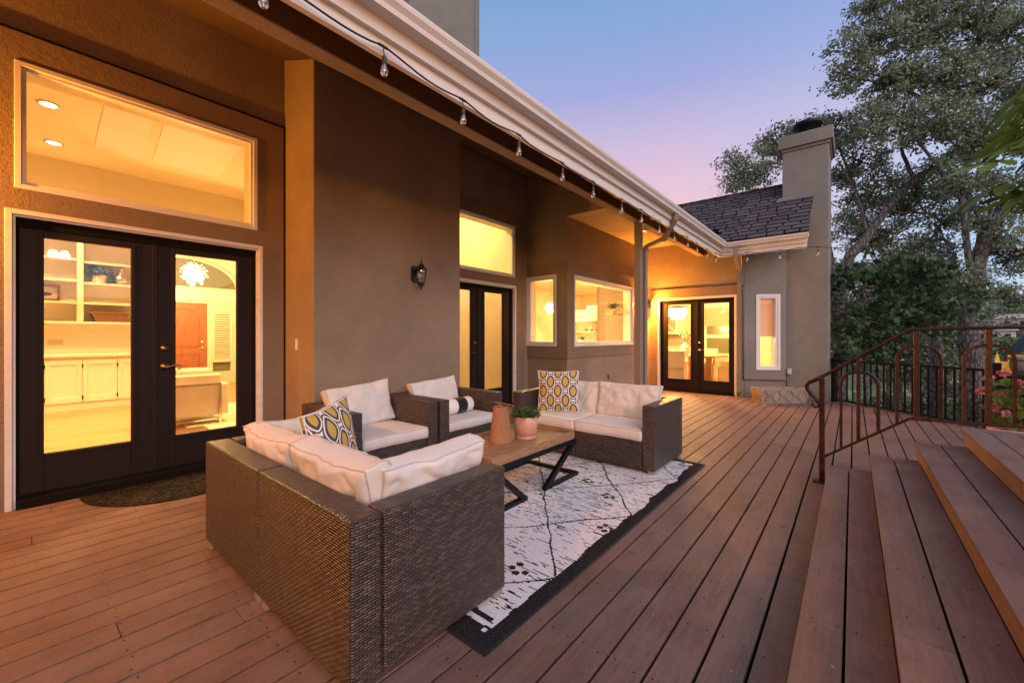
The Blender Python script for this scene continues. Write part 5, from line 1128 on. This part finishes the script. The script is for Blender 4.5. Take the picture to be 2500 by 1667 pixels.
# ---------------------------------------------------------------- trees and shrubs
def spine(pts, r0, r1, k=5, wob=.04):
    P = [Vector(p) for p in pts]; out = []
    for i in range(len(P) - 1):
        p0_, p1_, p2_, p3_ = P[max(i - 1, 0)], P[i], P[i + 1], P[min(i + 2, len(P) - 1)]
        for j in range(k):
            t_ = j / k; q = .5 * ((2 * p1_) + (-p0_ + p2_) * t_ + (2 * p0_ - 5 * p1_ + 4 * p2_ - p3_) * t_ ** 2 + (-p0_ + 3 * p1_ - 3 * p2_ + p3_) * t_ ** 3)
            out.append(q + Vector([random.uniform(-wob, wob) * (r0 * 3) for _ in range(3)]))
    out.append(P[-1]); m_ = len(out)
    return out, [r0 + (r1 - r0) * (i / (m_ - 1)) ** .8 for i in range(m_)]
def tree(name, lab, trunks, blobs, per_vol, per, leaf, mat, sig=.13, grp=None, asp=.45, twig=.026, seed=1, shape=None, tilt=1, cat='tree'):
    base = trunks[0][0][0]; t = thing(name, lab, cat, base, 0, grp); g = G(); allp = []
    for pts, r0, r1 in trunks: sp_, rr = spine(pts, r0, r1); g.tube(sp_, rr, 10); allp += sp_
    cs = []; rnd_ = random.Random(seed)
    A = np.array([tuple(p) for p in allp])
    ds = []
    for (x, y, z, r) in blobs:
        m_ = max(3, int(per_vol * r ** 2 * 6)); c = ctr(x, y, z, r, r, r * .85, m_, seed + int(x * 100) % 97 + int(z * 10), 0); cs.append(c)
        j = np.argmin(np.linalg.norm(A - np.array((x, y, z - r * .4)), axis=1)); s0 = Vector(A[j]); e = Vector((x, y, z)); mid = s0.lerp(e, .5) + Vector([rnd_.uniform(-.25, .25) for _ in range(3)]) - Vector((0, 0, .1))
        L = (e - s0).length; sp_, rr = spine([s0, mid, e], min(.05, .018 + L * .012), .014, 4, .3); g.tube(sp_, rr, 6)
        for k in range(0, m_, 2):
            q = Vector(c[k]); st_ = sp_[rnd_.randint(len(sp_) // 2, len(sp_) - 1)]; md = st_.lerp(q, .55) + Vector([rnd_.uniform(-.1, .1) for _ in range(3)])
            g.tube([st_, md, q], [twig, twig * .6, twig * .3], 4, False)
    g.build('trunk', BRK, t, smooth=True, recalc=False)
    C = np.vstack(cs); rg = np.random.default_rng(seed)
    cloud('crown', mat, t, C, per, (sig, sig, sig * .6), leaf, asp, tilt, None, shape, base, seed=seed)
    return t
TA = [(13.45, 2.6, 5.79, 0.54), (13.83, 2.14, 6.21, 0.66), (14.25, 1.63, 6.87, 0.62), (14.71, 1.08, 7.29, 0.56), (15.21, 0.48, 7.17, 0.72), (15.67, -0.07, 6.45, 0.84), (15.9, -0.35, 5.49, 0.72), (16.52, -1.09, 5.13, 0.84), (15.67, -0.07, 4.41, 0.78), (16.98, -1.64, 5.85, 0.84), (16.13, -0.63, 3.93, 0.78), (15.72, 0.09, 3.21, 0.5), (17.05, -1.73, 3.81, 0.66), (17.51, -2.29, 4.89, 0.72), (13.37, 2.69, 6.39, 0.36), (16.52, -1.09, 2.85, 0.66)]
TB_ = [(13.25, -0.29, 9.28, 0.6), (13.06, -0.06, 8.29, 0.6), (12.93, 0.09, 7.58, 0.45), (13.64, -0.75, 8.59, 0.7), (14.21, -1.44, 9.08, 0.8), (14.85, -2.21, 8.88, 0.8), (15.49, -2.98, 8.69, 0.8), (13.51, -0.6, 7.39, 0.7), (14.02, -1.21, 7.68, 0.75), (14.59, -1.91, 7.58, 0.8), (15.23, -2.67, 7.49, 0.8), (13.32, -0.37, 6.49, 0.6), (13.76, -0.91, 6.49, 0.7), (14.34, -1.6, 6.49, 0.75), (14.91, -2.29, 6.19, 0.8), (15.49, -2.98, 6.19, 0.8), (14.72, -2.06, 5.2, 0.55), (15.36, -2.83, 4.79, 0.75), (15.17, -2.6, 3.79, 0.6), (15.62, -3.14, 3.29, 0.7), (13.76, -0.91, 10.08, 0.9), (14.66, -1.98, 10.18, 1.0), (15.55, -3.06, 10.28, 1.0), (15.55, -3.06, 2.29, 0.4), (14.66, -1.98, 2.58, 0.6), (16.07, -3.67, 7.49, 0.9), (16.07, -3.67, 4.49, 0.9)]
tree('oak_tree', 'live oak behind the stucco chimney, its crown spreading over the shingle roof',
     [([(15.36, .3, -2.6), (15.36, 0.3, 0.33), (14.6, 0.32, 1.95), (14.2, 0.12, 3.24), (14.57, -0.31, 3.97), (14.9, -0.71, 4.70), (15.36, -1.27, 5.48), (15.9, -1.91, 6.04), (16.5, -2.7, 6.7)], .19, .05), ([(14.57, -.31, 3.97), (14.3, -.05, 5.1), (14.1, .3, 6.0)], .06, .02), ([(14.9, -.71, 4.7), (15.3, -1.1, 4.6), (15.9, -1.8, 4.9)], .06, .02), ([(15.36, -1.27, 5.48), (15.1, -1.0, 6.3), (15.2, -1.0, 7.2)], .06, .02), ([(14.6, .32, 1.95), (15.13, 0.57, 3.93), (14.9, 0.85, 5.73), (14.21, 1.68, 6.33), (13.45, 2.6, 6.09)], .12, .02), ([(15.89, -.34, 4.2), (15.7, -.1, 5.4), (15.4, .3, 6.8)], .07, .02), ([(16.25, -.77, 5.0), (16.9, -1.5, 4.9), (17.5, -2.3, 4.8)], .06, .02)],
     TA, 11, 62, .046, LOK, .13, 'oaks beyond the deck', seed=5)
tree('oak_tree', 'largest live oak with a thick leaning trunk at the right edge of the view',
     [([(14.85, -2.21, -3), (14.85, -2.21, 0.48), (14.8, -2.15, 1.28), (14.82, -2.18, 1.79), (14.88, -2.25, 2.29), (14.98, -2.37, 3.08), (15.14, -2.56, 3.88), (15.36, -2.83, 4.38), (15.68, -3.21, 4.79), (16.19, -3.83, 5.49)], .225, .11), ([(14.88, -2.25, 2.29), (14.8, -2.15, 3.49), (14.72, -2.06, 4.69), (14.85, -2.21, 6.19), (14.91, -2.29, 7.49), (15.04, -2.44, 8.88), (15.17, -2.6, 10.28)], .075, .03),
      ([(14.85, -2.21, 6.2), (14.2, -1.4, 7.0), (13.5, -.6, 7.6)], .07, .02), ([(14.8, -2.1, 4.5), (14.3, -1.5, 5.6), (13.9, -1.0, 6.4)], .06, .02), ([(14.9, -2.3, 7.5), (14.2, -1.4, 8.6), (13.4, -.4, 9.1)], .06, .02), ([(15.1, -2.5, 3.9), (14.9, -2.2, 4.6), (14.6, -1.9, 5.2)], .06, .02)],
     TB_, 12, 62, .044, LOK, .12, 'oaks beyond the deck', seed=6)
tree('oak_tree', 'slender pale-barked oak between the fence and the biggest trunk', [([(15.74, -1.72, -3), (15.74, -1.72, 0.41), (15.77, -1.76, 1.51), (15.84, -1.84, 2.61), (16.05, -2.1, 3.49)], .17, .05)],
     [(16.3, -1.5, 3.4, .7), (16.6, -2.2, 2.9, .6), (15.9, -1.0, 2.6, .6)], 12, 36, .04, LOK, .15, 'oaks beyond the deck', seed=8)
for i, (x, y, z0, lab, bl_) in enumerate(((24, -1.5, -4.5, 'distant oak filling the gap low behind the maple', [(24, -1.5, 1.5, 1.6), (23, 0, 2.6, 1.5), (24, -3, 2.4, 1.4), (24.5, -1.8, 3.9, 1.3), (23, .8, .6, 1.5), (24, -2.6, .2, 1.5)]), (27, -6.2, -5, 'distant round oak low on the slope right of the largest trunk', [(27, -6.2, -1.5, 1.5), (26.5, -5, -1.9, 1.3), (27, -7.5, -2.2, 1.5)]), (26, 3.6, -5, 'distant oak low behind the stucco chimney', [(26, 3.6, 3, 1.8), (25, 2.2, 4.5, 1.6), (26, 1.6, 2.5, 1.7), (26, 4.5, 5, 1.4)]))):
    tree('oak_tree', lab, [([(x, y, z0 - 1), (x, y, z0 + 2), (x + .2, y, z0 + 5)], .3, .1)], bl_, 6, 60, .075, LOK, .32, 'oaks beyond the deck', seed=20 + i)
TM = [(11.05, 0.01, 2.3, 0.51), (11.43, -0.44, 2.64, 0.51), (11.86, -0.97, 2.39, 0.55), (12.19, -1.36, 1.96, 0.47), (11.16, -0.12, 1.54, 0.51), (11.59, -0.64, 1.71, 0.55), (11.97, -1.1, 1.45, 0.42), (10.94, 0.14, 0.94, 0.38), (11.37, -0.38, 0.94, 0.42), (12.41, -1.62, 2.13, 0.34), (11.86, -0.97, 2.73, 0.47)]
lf5 = [(-1, 0), (-.5, .22), (-.35, .6), (-.05, .28), (.35, .42), (.3, .18), (1, 0), (.3, -.18), (.35, -.42), (-.05, -.28), (-.35, -.6), (-.5, -.22)]
tree('maple_tree', 'small dark green maple with broad lobed leaves beside the chimney', [([(12.21, -0.61, -2), (12.21, -0.61, 0.56), (12.19, -0.57, 1.46), (12.1, -0.47, 2.3)], .05, .02), ([(11.4, -.2, -2), (11.4, -.2, .8), (11.3, -.2, 2.2)], .05, .02)], TM, 11, 12, .075, LMP, .15, None, .75, seed=9, shape=lf5, tilt=1.4)
for i, (x, y, z, r, lab) in enumerate(((10.25, -.45, .30, .38, 'dark juniper shrub behind the fence, nearest the chimney'), (10.56, -0.97, 0.25, .42, 'dark juniper shrub behind the fence, second from the chimney'), (10.5, -1.5, .22, .42, 'dark juniper shrub behind the fence, left of the corner post'), (10.3, -1.95, .1, .36, 'dark juniper shrub behind the corner fence post'))):
    tree('juniper_shrub', lab, [([(x, y, -1.1), (x, y, -.4), (x + .05, y, z)], .05, .02)], [(x, y, z, r), (x + .2, y - .1, z - .5, r), (x - .2, y + .2, z - .45, r * .9)], 20, 40, .022, LJU, .09, 'junipers behind the fence', .35, .008, 30 + i, cat='shrub')
# ivy and ground cover between fence and trunks
gc = np.array([(x, y, hgt(x, y) + .15 + .5 * RNG.random() ** 2) for x, y in zip(RNG.uniform(10.4, 22, 1500), RNG.uniform(-6, 1.5, 1500))])
o = cloud('ground_ivy', LMP, None, gc, 16, .16, .05, .7); tag(o, None, None, None, 'stuff')

# fig tree reaching in from the right
FG = thing('fig_tree', 'fig tree reaching in from the right with big lobed leaves', 'tree', (2.4, -2.6, .5))
g = G(); sp_, rr = spine([(2.4, -2.6, .5), (2.5, -2.3, 1.6), (2.9, -1.7, 2.3), (3.4, -1.1, 2.55), (3.62, -.82, 2.6)], .07, .012, 6, .02); g.tube(sp_, rr, 8)
brs = [[(3.2, -1.35, 2.45), (3.4, -1.0, 2.35), (3.42, -.80, 2.25)], [(3.0, -1.6, 2.35), (3.3, -1.15, 2.15), (3.38, -.9, 2.05)], [(3.4, -1.1, 2.55), (3.7, -1.0, 2.75), (3.8, -.95, 2.85)], [(3.2, -1.4, 2.4), (3.55, -1.1, 2.45), (3.7, -.85, 2.45)]]
for b_ in brs: sp_, rr = spine(b_, .018, .006, 4, .02); g.tube(sp_, rr, 6)
g.build('trunk', BRK, FG, smooth=True)
def figleaf(g, base, d, s, roll, droop):
    d = Vector(d).normalized(); sd = d.cross(Vector((0, 0, 1))).normalized(); up = sd.cross(d)
    sd = (sd * math.cos(roll) + up * math.sin(roll)).normalized(); up = d.cross(sd) * -1
    r_ = random.random()
    for ang, ln, wd in ((0, 1, .17), (38, .86, .15), (-38, .86, .15), (82, .55, .13), (-82, .55, .13)):
        a = R(ang); ax = d * math.cos(a) + sd * math.sin(a); px = -d * math.sin(a) + sd * math.cos(a); L = s * ln; prof = [(0, .05), (.25, .07), (.5, .13), (.72, wd), (.88, wd * .75), (1, .02)]
        vs = []
        for f, w_ in prof:
            c = Vector(base) + ax * L * f - Vector((0, 0, 1)) * droop * (f ** 2) * L
            vs += [tuple(c - px * w_ * s + up * .02 * s), tuple(c - up * .012 * s), tuple(c + px * w_ * s + up * .02 * s)]
        fs = []
        for i in range(5):
            for j_ in (0, 1): fs.append((i * 3 + j_, i * 3 + j_ + 1, i * 3 + j_ + 4, i * 3 + j_ + 3))
        g.add(vs, fs, r_)
g = G(); rf = random.Random(5)
tips = [(3.40, -.62, 2.10), (3.36, -.60, 2.22), (3.50, -.70, 2.42), (3.42, -.66, 2.30), (3.58, -.74, 2.58), (3.66, -.80, 2.70), (3.45, -.76, 2.35), (3.36, -.72, 2.08), (3.55, -.84, 2.50), (3.32, -.68, 2.02), (3.6, -.9, 2.4), (3.5, -.9, 2.2), (3.75, -.9, 2.85), (3.42, -.84, 2.12), (3.66, -.92, 2.6), (3.4, -.9, 2.3), (3.62, -.86, 2.35), (3.3, -.78, 2.15)]
for i, p in enumerate(tips):
    d = (rf.uniform(-.35, .35), rf.uniform(.5, 1), rf.uniform(-.75, -.1)); figleaf(g, p, d, rf.uniform(.17, .23), rf.uniform(-.5, .5), rf.uniform(.1, .45))
    b0 = Vector(p) - Vector(d).normalized() * .07 + Vector((0, -.02, .02)); g.tube([tuple(b0), p], .003, 5, r=.6)
g.build('crown', LFG, FG, smooth=True, recalc=False)

# ---------------------------------------------------------------- playset and barrel
PS = thing('playset', 'wooden playset with a green canopy and yellow slide beyond the fence', 'playset', (17.3, -3.7, -1.5))
g = G()
for x in (17.1, 18.3):
    for y in (-3.42, -4.7): g.box(x - .05, x + .05, y - .05, y + .05, -3, .75)
g.build('frame', CED, PS); G().box(17.0, 18.4, -4.8, -3.35, .42, .52).build('platform', CED, PS)
g = G(); g.box(17.02, 17.06, -4.8, -3.36, .62, .80); g.build('rail_board', CED, PS)
g = G(); g.add([(17.0, -3.38, .78), (18.4, -3.38, .78), (18.4, -4.1, 1.75), (17.0, -4.1, 1.75), (17.0, -4.85, .78), (18.4, -4.85, .78)], [(0, 1, 2, 3), (3, 2, 5, 4)]); g.build('canopy', GRN, PS)
g = G(); g.add([(17.0, -3.42, .75), (17.0, -3.52, .75), (17.0, -4.1, 1.66), (17.0, -4.1, 1.75)], [(0, 1, 2, 3)]); g.build('gable_board', CED, PS)
g = G()
pv = []
for i in range(9):
    f = i / 8; cx, cy, cz = 16.95 - f * .9, -3.3 + f * .45, .60 - f * 1.5 - .15 * math.sin(f * 3)
    for w_, h_ in ((-.30, .26), (-.24, .0), (.24, .0), (.30, .26)): pv.append((cx + w_ * .4, cy + w_ * .9, cz + h_))
g.add(pv, [(i * 4 + k, i * 4 + k + 1, i * 4 + k + 5, i * 4 + k + 4) for i in range(8) for k in range(3)]); g.build('slide', YEL, PS, smooth=True, recalc=False)
G().box(16.98, 17.02, -3.9, -3.2, .35, .78).build('slide_panel', YEL, PS)
BR = thing('barrel', 'weathered grey barrel top on a dark stand beyond the corner post', 'barrel', (10.2, -2.1, -1))
G().lathe([(.13, 0), (.15, .06), (.15, .12), (.14, .16), (.165, .165), (.16, .20), (.02, .22)], (10.16, -2.08, .74), 20).build('barrel_body', GRY, BR, smooth=True); G().box(10.05, 10.35, -2.3, -1.98, -1.2, .735).build('stand', BLK, BR)
rl = random.Random(8); g = G()
for i in range(260):
    x, y = rl.uniform(.3, 8.5), rl.uniform(-.1, 1.1) if rl.random() < .6 else rl.uniform(-.1, 4.5)
    if RGX[0] - .1 < x < RGX[1] + .1 and RGX[2] - .1 < y < 4.2: continue
    zz = .0035 if y > .17 else .128; r_ = rl.uniform(.0015, .006); a = rl.random() * 6
    if -.1 > y: continue
    g.add([(x + r_ * math.cos(a + k * 1.6) * (1.6 if k % 2 else .7), y + r_ * math.sin(a + k * 1.6) * (1.6 if k % 2 else .7), zz + .001 * k) for k in range(4)], [(0, 1, 2, 3)])
tag(g.build('leaf_litter', leafmat('litter', [(0, (.10, .06, .035)), (.5, (.22, .15, .09)), (1, (.42, .36, .26))]), None, recalc=False), None, None, None, 'stuff')
# a few fallen leaves on the boards
LF = [(2.55, .62), (2.05, .80), (3.3, .35), (1.9, 3.6), (.2, 3.75), (5.2, 1.0), (6.3, 2.0)]
for i, (x, y) in enumerate(LF[:4]):
    g = G(); a = i * 1.3; g.add([(x, y, .006), (x + .02 * math.cos(a), y + .02 * math.sin(a), .012), (x + .045 * math.cos(a + .3), y + .045 * math.sin(a + .3), .005), (x + .02 * math.cos(a + .8), y + .02 * math.sin(a + .8), .003)], [(0, 1, 2, 3)])
    g.build('fallen_leaf', CED, None, label=('curled brown leaf on the boards just right of the rug', 'curled brown leaf on the boards near the rug corner', 'curled brown leaf on the boards near the first step', 'curled brown leaf on the deck in front of the left armchair')[i], cat='leaf', group='fallen leaves')
